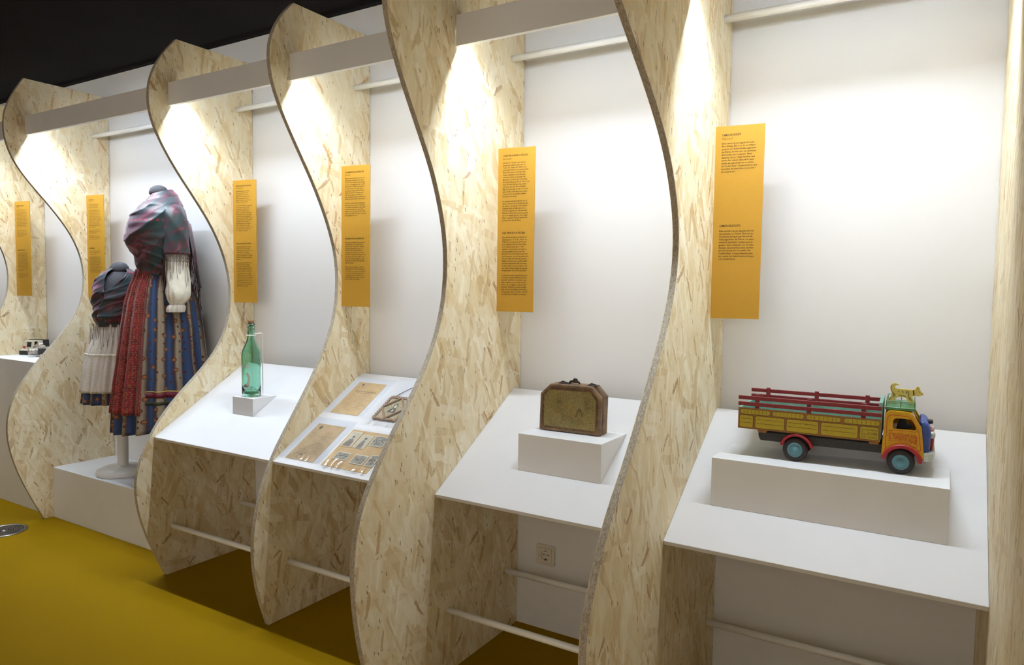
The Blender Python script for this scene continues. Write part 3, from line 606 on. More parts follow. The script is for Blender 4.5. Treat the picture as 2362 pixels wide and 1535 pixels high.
# ------------------------------------------------------------------ wooden school case
def case_wood():
    t = NT('worn_case_wood'); tc = t.n('ShaderNodeTexCoord')
    a = t.n('ShaderNodeTexNoise', None, Vector=tc.outputs['Object'], Scale=28.0, Detail=5.0, Roughness=0.65)
    b = t.n('ShaderNodeTexNoise', None, Vector=tc.outputs['Object'], Scale=420.0, Detail=2.0)
    c = t.ramp(a.outputs[0], (0.3, lin(82, 62, 46)), (0.55, lin(126, 98, 70)), (0.75, lin(156, 122, 82)))
    c = t.mix(t.math('MULTIPLY', t.math('LESS_THAN', b.outputs[0], 0.36), 0.7), c, lin(46, 30, 20))
    t.base(c, 0.6); t.bump(a.outputs[0], 0.2, 0.002); return t.m
M['case'] = case_wood()
def case_frame():
    t = NT('worn_case_frame'); tc = t.n('ShaderNodeTexCoord')
    a = t.n('ShaderNodeTexNoise', None, Vector=tc.outputs['Object'], Scale=60.0, Detail=6.0, Roughness=0.7)
    c = t.ramp(a.outputs[0], (0.35, lin(62, 42, 24)), (0.5, lin(92, 64, 36)), (0.72, lin(140, 102, 54)))
    t.base(c, 0.6); t.bump(a.outputs[0], 0.3, 0.001); return t.m
M['case_frame'] = case_frame()
def case_picture():
    t = NT('faded_picture'); tc = t.n('ShaderNodeTexCoord'); O = tc.outputs['Object']
    a = t.n('ShaderNodeTexNoise', None, Vector=O, Scale=16.0, Detail=6.0, Roughness=0.7)
    b = t.n('ShaderNodeTexNoise', None, Vector=O, Scale=190.0, Detail=6.0, Roughness=0.8)
    e = t.n('ShaderNodeTexNoise', None, Vector=O, Scale=9.0, Detail=2.0)
    c = t.ramp(a.outputs[0], (0.3, lin(100, 88, 48)), (0.5, lin(138, 121, 66)), (0.7, lin(146, 132, 88)))
    c = t.mix(t.ramp(e.outputs[0], (0.45, (0, 0, 0, 1)), (0.7, (.6, .6, .6, 1))), c, lin(152, 126, 58))
    c = t.mix(t.ramp(b.outputs[0], (0.38, (.7, .7, .7, 1)), (0.52, (0, 0, 0, 1))), c, lin(66, 56, 30))
    t.base(c, 0.45); t.bump(b.outputs[0], 0.2, 0.0006); return t.m
M['case_pic'] = case_picture()
M['iron'] = simple('dark_iron', lin(66, 58, 56), 0.5, 0.15, 150, Metallic=0.6)
C = thing('school_case', 'small worn wooden case with clipped corners and faded yellowed picture', 'case', (-0.6722, -0.3065, 0.8447), (0, 0, R(1.6)))
oct_ = [(0, 0.002), (0.217, 0.002), (0.219, 0.124), (0.187, 0.158), (0.0405, 0.158), (0.003, 0.123)]
def inset(p, d):
    cx, cy = 0.1095, 0.078
    return [(cx + (x - cx) * (1 - d / 0.109), cy + (y - cy) * (1 - d / 0.078)) for x, y in p]
MB().prism(oct_, 0.0, 0.0205, 'y').build('front_shell', M['case'], C, bevel=0.004, seg=3)
MB().prism(inset(oct_, 0.002), 0.0205, 0.024, 'y').build('joint', M['case_frame'], C)
MB().prism(oct_, 0.024, 0.064, 'y').build('rear_shell', M['case'], C, bevel=0.003, seg=2)
link('dark_border', curve_mesh('dark_border', M['case_frame'], [inset(oct_, 0.0085), [(0.0175, 0.017), (0.2005, 0.0155), (0.203, 0.1135), (0.181, 0.1405), (0.036, 0.1385), (0.018, 0.117)]], 0.0004), C, (0, -0.0003, 0), (R(90), 0, 0))
pic = link('picture', curve_mesh('picture', M['case_pic'], [[(0.0180, 0.0175), (0.2000, 0.0160), (0.2025, 0.1130), (0.1808, 0.1400), (0.0362, 0.1380), (0.0184, 0.1165)]], 0.0003), C, (0, -0.0002, 0), (R(90), 0, 0))
pic['label'] = 'faded olive print of children and a tree'
# faint remains of the printed children and the tree
M['pic_dark'] = simple('picture_brown', lin(104, 90, 48), 0.5, 0.25, 220); M['pic_red'] = simple('picture_rust', lin(142, 104, 48), 0.5, 0.22, 220)
def blot(nm, pts, mat): link(nm, curve_mesh(nm, mat, [pts], 0.0001), pic, (0, 0, 0.0006))
blot('printed_hair', [(0.0735 + 0.0065 * math.cos(R(a)), 0.098 + 0.007 * math.sin(R(a))) for a in range(-10, 200, 15)] + [(0.0695, 0.093), (0.0715, 0.0975), (0.0770, 0.0975)], M['pic_dark'])
blot('printed_smock', [(0.061, 0.066), (0.064, 0.074), (0.069, 0.077), (0.074, 0.075), (0.077, 0.068), (0.072, 0.064)], M['pic_red'])
for k in range(7):
    x = 0.105 + k * 0.0085
    blot('printed_fence', [(x, 0.046), (x + 0.001, 0.046), (x + 0.0015 - (k - 3) * 0.0006, 0.064), (x - (k - 3) * 0.0006, 0.064)], M['pic_red'])
blot('printed_figure', [(0.131, 0.055), (0.137, 0.075), (0.143, 0.085), (0.150, 0.084), (0.156, 0.072), (0.158, 0.056), (0.154, 0.055), (0.150, 0.072), (0.142, 0.074), (0.136, 0.056)], M['pic_dark'])
hd = MB().tube([(0.093, 0.032, 0.1595), (0.097, 0.032, 0.165), (0.106, 0.032, 0.1665), (0.118, 0.032, 0.1665), (0.127, 0.032, 0.165), (0.131, 0.032, 0.1595)], [0.003, 0.0035, 0.0045, 0.005, 0.0035, 0.003], 10).build('handle', M['iron'], C, smooth=True)
MB().tube([(0.108, 0.032, 0.170), (0.112, 0.032, 0.1735), (0.118, 0.032, 0.173), (0.122, 0.032, 0.169)], [0.003, 0.0045, 0.004, 0.003], 8).build('handle_knot', M['iron'], hd, smooth=True)
for x0, x1 in ((0.060, 0.098), (0.163, 0.199)):
    hp = MB().box(x0, x1, 0.020, 0.038, 0.158, 0.1605).build('hasp', M['iron'], C, bevel=0.001, seg=1)
    MB().tube([(x0 + 0.004, 0.026, 0.161), (x0 + 0.012, 0.026, 0.1645), (x0 + 0.02, 0.026, 0.163), (x1 - 0.006, 0.026, 0.161)], [0.0015, 0.0028, 0.002, 0.0012], 8).build('clasp', M['iron'], hp)

# ------------------------------------------------------------------ green bottle with wire stand
def glass():
    t = NT('green_bottle_glass')
    t.base((0.50, 0.80, 0.68, 1), 0.03, Transmission_Weight=1.0, IOR=1.48); return t.m
M['glass'] = glass()
M['cork'] = simple('cork', lin(150, 104, 62), 0.85, 0.15, 160)
M['print'] = simple('grey_print', lin(196, 186, 180), 0.6, 0.05, 200)
BX, BYY, BZ = -2.1231, -0.3041, 0.8258
t = thing('bottle', 'green glass bottle with grey printed lettering and cork on small block', 'bottle', (BX, BYY, BZ), (0, 0, R(0)))
po = [(0.0, 0.012), (0.020, 0.006), (0.032, 0.0), (0.037, 0.0005), (0.0395, 0.004), (0.040, 0.012), (0.0405, 0.06), (0.041, 0.12), (0.0415, 0.165), (0.041, 0.182), (0.0385, 0.198), (0.033, 0.212), (0.0255, 0.228), (0.0195, 0.244), (0.0165, 0.258), (0.0152, 0.275), (0.0145, 0.298), (0.0165, 0.300), (0.0168, 0.305), (0.0150, 0.307), (0.0168, 0.309), (0.0168, 0.314), (0.0152, 0.316), (0.0148, 0.322)]
pi = [(0.0105, 0.322), (0.0108, 0.298), (0.0118, 0.262), (0.0155, 0.246), (0.0215, 0.229), (0.029, 0.213), (0.0348, 0.198), (0.0372, 0.182), (0.0378, 0.165), (0.0370, 0.06), (0.0360, 0.016), (0.030, 0.012), (0.022, 0.020), (0.015, 0.034), (0.0, 0.039)]
MB().lathe(po + pi, 48, cap=False).build('bottle_glass', M['glass'], t, smooth=True)
MB().lathe([(0.0098, 0.307), (0.0112, 0.3225), (0.0118, 0.331), (0.0108, 0.3325), (0.0, 0.3325)], 20).build('cork', M['cork'], t, smooth=True)
VA = math.atan2(-2.35 - BYY, 0.47 - BX)       # azimuth of the viewer, the print faces roughly that way
def wrap(me, z0, a_right, rad):
    for v in me.vertices:
        a = a_right + v.co.x / rad; z = v.co.y + z0
        v.co = (rad * math.cos(a), rad * math.sin(a), z)
    return me
me = text_mesh('lettering', 'SANCHO', M['print'], 0.017, width=0.062, align='RIGHT', bold=0.0004)
mx = max(v.co.x for v in me.vertices)
for v in me.vertices: v.co.x -= mx
link('lettering', wrap(me, 0.128, VA + R(4), 0.0420), t)
def wrap_poly(nm, pts):
    me = curve_mesh(nm, M['print'], [pts], 0.0); link(nm, wrap(me, 0, VA, 0.0418), t)
def ell(cx, cz, rx, rz, a0, a1, n=24): return [(cx + rx * math.cos(R(a0 + (a1 - a0) * k / n)), cz + rz * math.sin(R(a0 + (a1 - a0) * k / n))) for k in range(n + 1)]
wrap_poly('printed_emblem', ell(-0.022, 0.076, 0.0165, 0.032, -70, 80) + ell(-0.026, 0.078, 0.010, 0.022, 80, -70))
wrap_poly('printed_emblem', [(-0.040, 0.045), (-0.020, 0.043), (-0.010, 0.046), (-0.006, 0.052), (-0.016, 0.058), (-0.030, 0.057)])
wrap_poly('printed_emblem', [(0.004, 0.112), (0.007, 0.113), (0.0065, 0.09), (0.0085, 0.062), (0.011, 0.048), (0.009, 0.046), (0.005, 0.044), (0.0075, 0.052), (0.0055, 0.072)])
wrap_poly('printed_emblem', [(-0.038, 0.0375), (-0.02, 0.0335), (0.0, 0.036), (0.004, 0.043), (-0.002, 0.0385), (-0.02, 0.0365), (-0.038, 0.040)])
ws = thing('wire_stand', 'thin white wire holder gripping the neck of the green bottle', 'holder', (-2.135, -0.2335, BZ))
cx, cy = BX + 2.135, BYY + 0.2335
ringpts = [(cx + 0.0185 * math.cos(R(a)), cy + 0.0185 * math.sin(R(a)), 0.268) for a in range(100, 361 + 70, 15)]
MB().tube([(0, 0, 0.0), (0, 0, 0.267), (0.0008, -0.004, 0.2725), (0.003, -0.012, 0.2745), (cx * 0.55, cy * 0.72, 0.2725), ringpts[0]], 0.0024, 8).build('upright', M['white_rod'], ws, smooth=True)
MB().tube(ringpts, 0.0024, 8).build('neck_ring', M['white_rod'], ws, smooth=True)

# ------------------------------------------------------------------ documents on the sloping shelf
def paper(nm, c1, c2, rough=0.75, scale=26.0):
    t = NT(nm); tc = t.n('ShaderNodeTexCoord')
    a = t.n('ShaderNodeTexNoise', None, Vector=tc.outputs['Object'], Scale=scale, Detail=4.0)
    t.base(t.ramp(a.outputs[0], (0.3, c1), (0.7, c2)), rough); return t.m
M['old_paper'] = paper('old_paper', lin(206, 174, 124), lin(222, 192, 144))
M['old_paper_dark'] = paper('old_paper_dark', lin(190, 160, 116), lin(208, 180, 138))
M['card'] = paper('tan_card', lin(208, 170, 116), lin(224, 190, 138))
M['photo_edge'] = paper('photo_paper', lin(224, 214, 190), lin(236, 228, 208))
M['sepia'] = simple('pencil_grey', lin(92, 80, 62), 0.7, 0.0); M['brownink'] = simple('brown_ink', lin(116, 90, 62), 0.7, 0.0)
M['blueink'] = simple('violet_ink', lin(84, 74, 96), 0.7, 0.0)
def photo_mat(nm, seed):
    t = NT(nm); tc = t.n('ShaderNodeTexCoord')
    mp = t.n('ShaderNodeMapping', None, Vector=tc.outputs['Object'], Location=(seed, seed * 2.3, 0))
    a = t.n('ShaderNodeTexNoise', None, Vector=mp.outputs[0], Scale=85.0, Detail=5.0, Roughness=0.7)
    t.base(t.ramp(a.outputs[0], (0.35, lin(104, 98, 88)), (0.5, lin(160, 152, 138)), (0.68, lin(206, 198, 180))), 0.5); return t.m
M['ph_a'] = photo_mat('photo_print_a', 1.1); M['ph_b'] = photo_mat('photo_print_b', 4.7)
M['ph_light'] = paper('photo_background', lin(206, 196, 174), lin(220, 210, 190)); M['ph_grey'] = simple('photo_grey', lin(140, 130, 116), 0.5, 0.22, 160); M['ph_dark'] = simple('photo_dark', lin(92, 85, 78), 0.5, 0.2, 160)
def film():
    t = NT('clear_film'); nt = t.t
    tr = nt.nodes.new('ShaderNodeBsdfTransparent'); gl = nt.nodes.new('ShaderNodeBsdfGlossy'); gl.inputs['Roughness'].default_value = 0.06
    di = nt.nodes.new('ShaderNodeBsdfDiffuse'); di.inputs[0].default_value = (0.85, 0.85, 0.87, 1)
    fr = nt.nodes.new('ShaderNodeFresnel'); fr.inputs[0].default_value = 1.45
    m1 = nt.nodes.new('ShaderNodeMixShader'); m2 = nt.nodes.new('ShaderNodeMixShader'); m1.inputs[0].default_value = 0.05
    nt.links.new(tr.outputs[0], m1.inputs[1]); nt.links.new(di.outputs[0], m1.inputs[2])
    nt.links.new(fr.outputs[0], m2.inputs[0]); nt.links.new(m1.outputs[0], m2.inputs[1]); nt.links.new(gl.outputs[0], m2.inputs[2])
    nt.links.new(m2.outputs[0], nt.nodes['Material Output'].inputs[0]); return t.m
M['film'] = film()
def on_shelf(name, label, cat, x, y, h=0.0, group=None):
    p = TP(x, y, h + 0.0006); return thing(name, label, cat, p, (SLOPE, 0, 0), group)
def L2(x, y, x0, y0): return (x - x0, (y - y0) / CS)
def sheet(nm, mat, x0, x1, y0, y1, parent, z=0.0, th=0.0004, skew=None):
    mb = MB().prism([(x0, y0), (x1, y0), (x1, y1), (x0, y1)], z, z + th, 'z'); return mb.build(nm, mat, parent)
def scribble(nm, mat, lines, parent, z, wd=0.0007):
    """handwriting: each line (x0, x1, y) becomes a row of thin uneven pen strokes"""
    mb = MB(); rr = random.Random(17 + len(nm) + len(lines))
    for x0, x1, y in lines:
        x = x0
        while x < x1:
            wl = rr.uniform(0.006, 0.018); e = min(x + wl, x1); n = max(2, int((e - x) / 0.0013)); px, py = x, y
            for k in range(1, n + 1):
                nx = x + (e - x) * k / n; ny = y + rr.uniform(-0.0011, 0.0013)
                l = math.hypot(nx - px, ny - py); ox, oy = -(ny - py) / l * wd / 2, (nx - px) / l * wd / 2
                mb.add([(px + ox, py + oy, z), (nx + ox, ny + oy, z), (nx - ox, ny - oy, z), (px - ox, py - oy, z)], [(0, 1, 2, 3)])
                px, py = nx, ny
            x = e + rr.uniform(0.002, 0.004)
    return mb.build(nm, mat, parent, fixn=False, kind='stuff')
def wavy_film(nm, label, x, y, w_, h_, amp=0.0012, curl=0.004, seed=0, zoff=0.002):
    t = on_shelf(nm, label, 'plastic sleeve', x, y, zoff, 'clear plastic sleeves on the document shelf')
    n, m_ = 90, 36; vs = []; rr = random.Random(seed); ph = [rr.uniform(0, 6.28) for _ in range(6)]
    for j in range(m_ + 1):
        for i in range(n + 1):
            u, v = i / n, j / m_
            z = amp * (0.5 + 0.5 * math.sin(7 * u + ph[0] + 3 * v)) * (0.4 + 0.6 * (1 - v)) + amp * 0.4 * math.sin(13 * v + ph[1] + 5 * u)
            z += curl * math.exp(-v * 11) * (0.5 + 0.5 * math.sin(31 * u + ph[2] + 2.5 * math.sin(9 * u + ph[3])))
            vs.append((u * w_, v * h_, max(0.0, z)))
    fs = [(j * (n + 1) + i, j * (n + 1) + i + 1, (j + 1) * (n + 1) + i + 1, (j + 1) * (n + 1) + i) for j in range(m_) for i in range(n)]
    mb = MB(); mb.add(vs, fs); mb.build('film', M['film'], t, smooth=True, fixn=False)
    return t

dw, dh = 0.152, 0.1745 / CS
d1 = on_shelf('document', 'tan typed document with printed heading, farther from the shelf front', 'document', -1.6705, -0.2765, 0, 'old typed documents')
p = sheet('sheet', M['old_paper'], 0, dw, 0, dh, d1)
link('emblem', curve_mesh('emblem', M['brownink'], [[(x * 0.0055, y * 0.008) for x, y in circ(0, 0, 1, 14)]], 0.00005), p, (0.033, dh - 0.016, 0.0006))
link('printed_heading', text_mesh('heading', 'Don Luis Franco de Aguilar', M['sepia'], 0.011, width=0.118, shear=0.3, bold=0.0001), p, (0.022, dh - 0.062, 0.0006))
link('printed_heading', text_mesh('heading', 'Jefe Superior de Policía', M['brownink'], 0.0075, width=0.075), p, (0.042, dh - 0.072, 0.0006))
scribble('handwriting', M['brownink'], [(0.015, 0.06, dh - 0.030), (0.018, 0.052, dh - 0.037), (0.12, 0.142, dh - 0.025), (0.1, 0.14, dh - 0.048)] + [(0.012 if k % 5 else 0.03, 0.138 - 0.02 * (k % 3 == 2), dh - 0.084 - k * 0.0085) for k in range(12)], p, 0.0006, 0.0006)
dw2, dh2 = 0.149, 0.173 / CS
d2 = on_shelf('document', 'darker tan typed document with violet stamp, nearer the shelf front', 'document', -1.669, -0.5098, 0, 'old typed documents')
p = sheet('sheet', M['old_paper_dark'], 0, dw2, 0, dh2, d2)
link('emblem', curve_mesh('emblem', M['sepia'], [[(x * 0.0065, y * 0.010) for x, y in circ(0, 0, 1, 14)]], 0.00005), p, (0.030, dh2 - 0.022, 0.0006))
scribble('handwriting', M['sepia'], [(0.008, 0.05, dh2 - 0.040), (0.008, 0.04, dh2 - 0.054)] + [(0.05 if 2 < k < 10 else 0.014, 0.138, dh2 - 0.066 - k * 0.008) for k in range(13)], p, 0.0006, 0.0008)
scribble('signature', M['blueink'], [(0.03, 0.085, 0.034), (0.022, 0.07, 0.027)], p, 0.0007, 0.0016)
link('stamp', curve_mesh('stamp', M['blueink'], [circ(0, 0, 0.012, 28), circ(0, 0, 0.0108, 28)], 0.00005), p, (0.058, 0.018, 0.0006))
wavy_film('plastic_sleeve', 'clear plastic sleeve over the document farther from the shelf front', -1.706, -0.281, 0.222, 0.206 / CS, 0.0004, 0.0006, 1)
wavy_film('plastic_sleeve', 'clear plastic sleeve over the document nearer the shelf front', -1.706, -0.511, 0.218, 0.204 / CS, 0.0010, 0.0030, 2)

pc = on_shelf('mount_card', 'tan card sheet under the small old photographs', 'card', -1.477, -0.512)
sheet('sheet', M['card'], 0, 0.226, 0, 0.171 / CS, pc, 0.0, 0.0006)
PH = [('sepia portrait photograph of a seated figure, left in the upper row', -1.4673, -0.4195, 0.052, 0.069, 'ph_a', 'person'), ('pale photograph of a standing figure in a long dress, middle of the upper row', -1.4075, -0.4201, 0.0565, 0.062, 'ph_b', 'person'),
      ('photograph of a crowd of people, right in the upper row', -1.3445, -0.402, 0.065, 0.049, 'ph_a', 'crowd'), ('small wide photograph of a group, left in the lower row', -1.449, -0.4785, 0.067, 0.033, 'ph_b', 'crowd'),
      ('small pale landscape photograph, middle of the lower row', -1.3615, -0.4855, 0.064, 0.041, 'ph_b', 'crowd'), ('photograph of a group, right in the lower row beside the divider', -1.2895, -0.4855, 0.04, 0.050, 'ph_a', 'crowd')]
for lab, x, y, w_, h_, mt, sub in PH:
    h2 = h_ / CS; q = on_shelf('photograph', lab, 'photograph', x, y, 0.0018, 'small old photographs')
    if lab.startswith('sepia'): sheet('backing_card', M['card'], -0.003, w_ + 0.002, -0.004, h2 + 0.002, q, -0.0003, 0.0006)
    ps = sheet('paper', M['photo_edge'], 0, w_, 0, h2, q, 0.0004, 0.0004)
    pi_ = sheet('image', M['ph_light'] if sub == 'person' else M[mt], 0.004, w_ - 0.004, 0.004, h2 - 0.004, ps, 0.0009, 0.0001)
    if sub == 'person':
        b = [(0.3, 0.02), (0.75, 0.02), (0.72, 0.3), (0.66, 0.5), (0.58, 0.6), (0.44, 0.6), (0.36, 0.48), (0.33, 0.3)] if 'dress' in lab else [(0.1, 0.02), (0.85, 0.02), (0.82, 0.35), (0.68, 0.5), (0.52, 0.52), (0.3, 0.42)]
        link('printed_figure', curve_mesh('fig', M['ph_grey'], [[(a * w_, c * h2) for a, c in b]], 0.00005), ps, (0, 0, 0.0012))
        link('printed_head', curve_mesh('fig', M['ph_dark'], [[(w_ * 0.52 + a, h2 * (0.72 if 'dress' in lab else 0.64) + c) for a, c in circ(0, 0, 0.0062, 16)]], 0.00005), ps, (0, 0, 0.0012))
    else:
        rr = random.Random(len(lab))
        for k in range(7):
            cx_ = w_ * (0.16 + 0.11 * k); link('printed_head', curve_mesh('fig', M['ph_dark'], [circ(cx_, h2 * rr.uniform(0.45, 0.6), 0.0026, 8)], 0.00005), ps, (0, 0, 0.0012))
wavy_film('plastic_sleeve', 'crinkled clear plastic sleeve over the small photographs', -1.480, -0.5165, 0.234, 0.182 / CS, 0.0016, 0.0070, 3, 0.0052)

# woven frame
M['braid_a'] = simple('braid_brown', lin(112, 76, 50), 0.6, 0.2, 300); M['braid_b'] = simple('braid_pink', lin(186, 132, 116), 0.6, 0.1, 300); M['braid_c'] = simple('braid_olive', lin(168, 146, 74), 0.6, 0.1, 300)
def speckle():
    t = NT('speckled_mount'); tc = t.n('ShaderNodeTexCoord')
    a = t.n('ShaderNodeTexNoise', None, Vector=tc.outputs['Object'], Scale=420.0, Detail=3.0)
    t.base(t.ramp(a.outputs[0], (0.42, lin(140, 124, 86)), (0.55, lin(214, 200, 160))), 0.7); return t.m
M['speckle'] = speckle()
fx, fy = -1.432, -0.276
Fm = on_shelf('woven_frame', 'square woven-strip picture frame with dark portrait and hanging cord', 'picture frame', fx, fy)
fh = 0.109 / CS; fw = 0.110
sheet('mount', M['speckle'], 0.002, fw - 0.002, 0.002, fh - 0.002, Fm, 0.0, 0.003)
def braid(a, b, z=0.003, wd=0.0085):
    a, b = Vector((a[0], a[1], 0)), Vector((b[0], b[1], 0)); d = (b - a).normalized(); n = Vector((-d.y, d.x, 0)); root = None
    for k, (o_, w2, mt, zz) in enumerate(((0, wd, 'braid_a', z), (-wd * 0.34, wd * 0.27, 'braid_b', z + 0.002), (0.0, wd * 0.3, 'braid_c', z + 0.0021), (wd * 0.34, wd * 0.25, 'braid_b', z + 0.002))):
        p0, p1 = a + n * o_, b + n * o_; h = n * w2 / 2
        mb = MB().prism([tuple((p0 + h)[:2]), tuple((p1 + h)[:2]), tuple((p1 - h)[:2]), tuple((p0 - h)[:2])], zz, zz + (0.0025 if k == 0 else 0.0015), 'z')
        ob = mb.build('frame_strip' if k == 0 else 'coloured_straw', M[mt], root or Fm)
        root = root or ob
cn = [(0, 0), (fw, 0), (fw, fh), (0, fh)]; e_ = 0.005
braid((-e_, 0), (fw + e_, 0)); braid((-e_, fh), (fw + e_, fh)); braid((0, -e_), (0, fh + e_), 0.0032); braid((fw, -e_), (fw, fh + e_), 0.0032)
dm = [(fw / 2, 0), (fw, fh / 2), (fw / 2, fh), (0, fh / 2)]
for k in range(4): braid(dm[k], dm[(k + 1) % 4], 0.006, 0.0075)
link('portrait', curve_mesh('portrait', M['ph_dark'], [[(0.036, 0.040), (0.074, 0.040), (0.070, 0.058), (0.064, 0.066), (0.067, 0.078), (0.063, 0.090), (0.053, 0.093), (0.045, 0.086), (0.046, 0.072), (0.048, 0.066), (0.040, 0.058)]], 0.0001), Fm, (0.001, 0, 0.0034))
link('portrait_face', curve_mesh('portrait', M['photo_edge'], [[(0.057 + 0.0065 * math.cos(R(a)), 0.076 + 0.0095 * math.sin(R(a))) for a in range(0, 360, 24)]], 0.0001), Fm, (0, 0, 0.0037))
link('portrait_collar', curve_mesh('portrait', M['photo_edge'], [[(0.052, 0.046), (0.062, 0.047), (0.060, 0.058), (0.055, 0.060)]], 0.0001), Fm, (0, 0, 0.0037))
fr_ = MB()
for side in range(4):
    for k in range(9):
        s_ = 0.06 + 0.11 * k
        px, py = [(fw * s_, -0.006), (fw + 0.006, fh * s_), (fw * s_, fh + 0.006), (-0.006, fh * s_)][side]
        fr_.lathe([(0.0, -0.0), (0.0045, 0.001), (0.0052, 0.0035), (0.003, 0.006), (0.0, 0.0065)], 8, (px, py))
fr_.build('knotted_border', M['braid_a'], Fm, kind='stuff')
MB().tube([(0.012, fh + 0.008, 0.003), (0.03, fh + 0.038, 0.003), (0.053, fh + 0.066, 0.004), (0.07, fh + 0.085, 0.004)], 0.0014, 6).build('hanging_cord', M['braid_a'], Fm)
wavy_film('plastic_sleeve', 'crinkled clear plastic sleeve over the woven picture frame', -1.462, -0.302, 0.18, 0.232 / CS, 0.0014, 0.008, 5, 0.0135)

# ------------------------------------------------------------------ cameras on the tall plinth
M['cream'] = simple('cream_plastic', lin(206, 196, 176), 0.45, 0.03, 60); M['chrome'] = simple('camera_metal', lin(176, 168, 158), 0.35, 0.06, 90, Metallic=0.6)
M['redbtn'] = simple('red_button', lin(190, 52, 40), 0.4); M['lens'] = simple('lens_glass', lin(26, 24, 26), 0.08, 0.0)
K1 = thing('instant_camera', 'cream and black instant camera standing on the tall plinth', 'camera', (-4.470, -0.190, 0.8594), (0, 0, R(22)))
W1 = 0.125
base_ = MB().prism([(0, 0), (0.10, 0), (0.10, 0.026), (0.0, 0.026)], 0, W1, 'x').build('base', M['dark'], K1, bevel=0.003)
for k in range(3): MB().box(0.006, W1 - 0.006, -0.0006, 0.0004, 0.006 + k * 0.006, 0.0075 + k * 0.006).build('base_rib', M['tyre'], base_)
MB().prism([(0.002, 0.026), (0.10, 0.026), (0.10, 0.05), (0.024, 0.040), (0.012, 0.034)], 0.002, W1 - 0.002, 'x').build('sloping_front', M['cream'], K1, bevel=0.002)
bd = MB().prism([(0.018, 0.036), (0.060, 0.036), (0.060, 0.090), (0.028, 0.090)], 0.012, W1 - 0.006, 'x').build('body', M['cream'], K1, bevel=0.003)
MB().prism([(0.0605, 0.03), (0.11, 0.03), (0.105, 0.092), (0.0605, 0.094)], 0.014, W1 - 0.004, 'x').build('rear_body', M['dark'], K1, bevel=0.003)
def tilt_box(nm, x0, x1, z0, z1, mat, dep, par): 
    f = lambda z: 0.018 + (z - 0.036) * 0.185
    return MB().prism([(f(z0) - dep, z0), (f(z0) + 0.002, z0), (f(z1) + 0.002, z1), (f(z1) - dep, z1)], x0, x1, 'x').build(nm, mat, par, bevel=0.0015)
ls = tilt_box('lens_bezel', 0.038, 0.076, 0.044, 0.084, M['cream'], 0.004, K1)
tilt_box('lens_window', 0.041, 0.073, 0.048, 0.081, M['lens'], 0.0055, ls)
tilt_box('viewfinder', 0.090, 0.112, 0.060, 0.084, M['lens'], 0.0015, K1)
MB().lathe([(0.0055, 0.010), (0.0055, 0.028)], 16, (0.098, 0.049), 'y').build('exposure_dial', M['dark'], K1)
MB().lathe([(0.0062, 0.011), (0.0062, 0.028)], 16, (0.024, 0.049), 'y').build('shutter_button', M['redbtn'], K1)
for k, c in enumerate(('redbtn', 't_ochre', 't_green', 't_blue')): MB().box(0.054 + k * 0.0013, 0.0552 + k * 0.0013, 0.0075, 0.0085, 0.027, 0.034).build('colour_stripe', M[c], K1)
MB().box(0.018, 0.034, 0.0245, 0.0262, 0.074, 0.0755).build('name_plate', M['braid_a'], K1)
K2 = thing('film_camera', 'silver film camera with protruding lens beside the cream instant camera', 'camera', (-4.268, -0.178, 0.8594), (0, 0, R(-14)))
MB().box(-0.062, 0.062, 0.0, 0.034, 0.0, 0.018).build('lower_body', M['chrome'], K2, bevel=0.004)
MB().box(-0.0625, 0.0625, -0.001, 0.035, 0.0181, 0.052).build('leatherette', M['dark'], K2, bevel=0.004)
MB().box(-0.062, 0.062, 0.0, 0.034, 0.0521, 0.072).build('top_housing', M['chrome'], K2, bevel=0.005)
MB().prism([(-0.02, 0.072), (0.02, 0.072), (0.014, 0.084), (-0.014, 0.084)], 0.004, 0.03, 'y').build('prism_housing', M['chrome'], K2, bevel=0.002)
lb = MB().lathe([(0.025, 0.0), (0.025, -0.012), (0.022, -0.014), (0.022, -0.030), (0.0235, -0.032), (0.0235, -0.044), (0.021, -0.045)], 28, (0, 0.034), 'y').build('lens_barrel', M['chrome'], K2)
MB().lathe([(0.0185, -0.0435), (0.0, -0.0465)], 24, (0, 0.034), 'y').build('lens_front', M['lens'], lb, smooth=True)
for x, r in ((-0.045, 0.010), (0.040, 0.008)): MB().lathe([(r, 0.0721), (r, 0.078), (r * 0.85, 0.079)], 16, (x, 0.017)).build('dial', M['chrome'], K2)

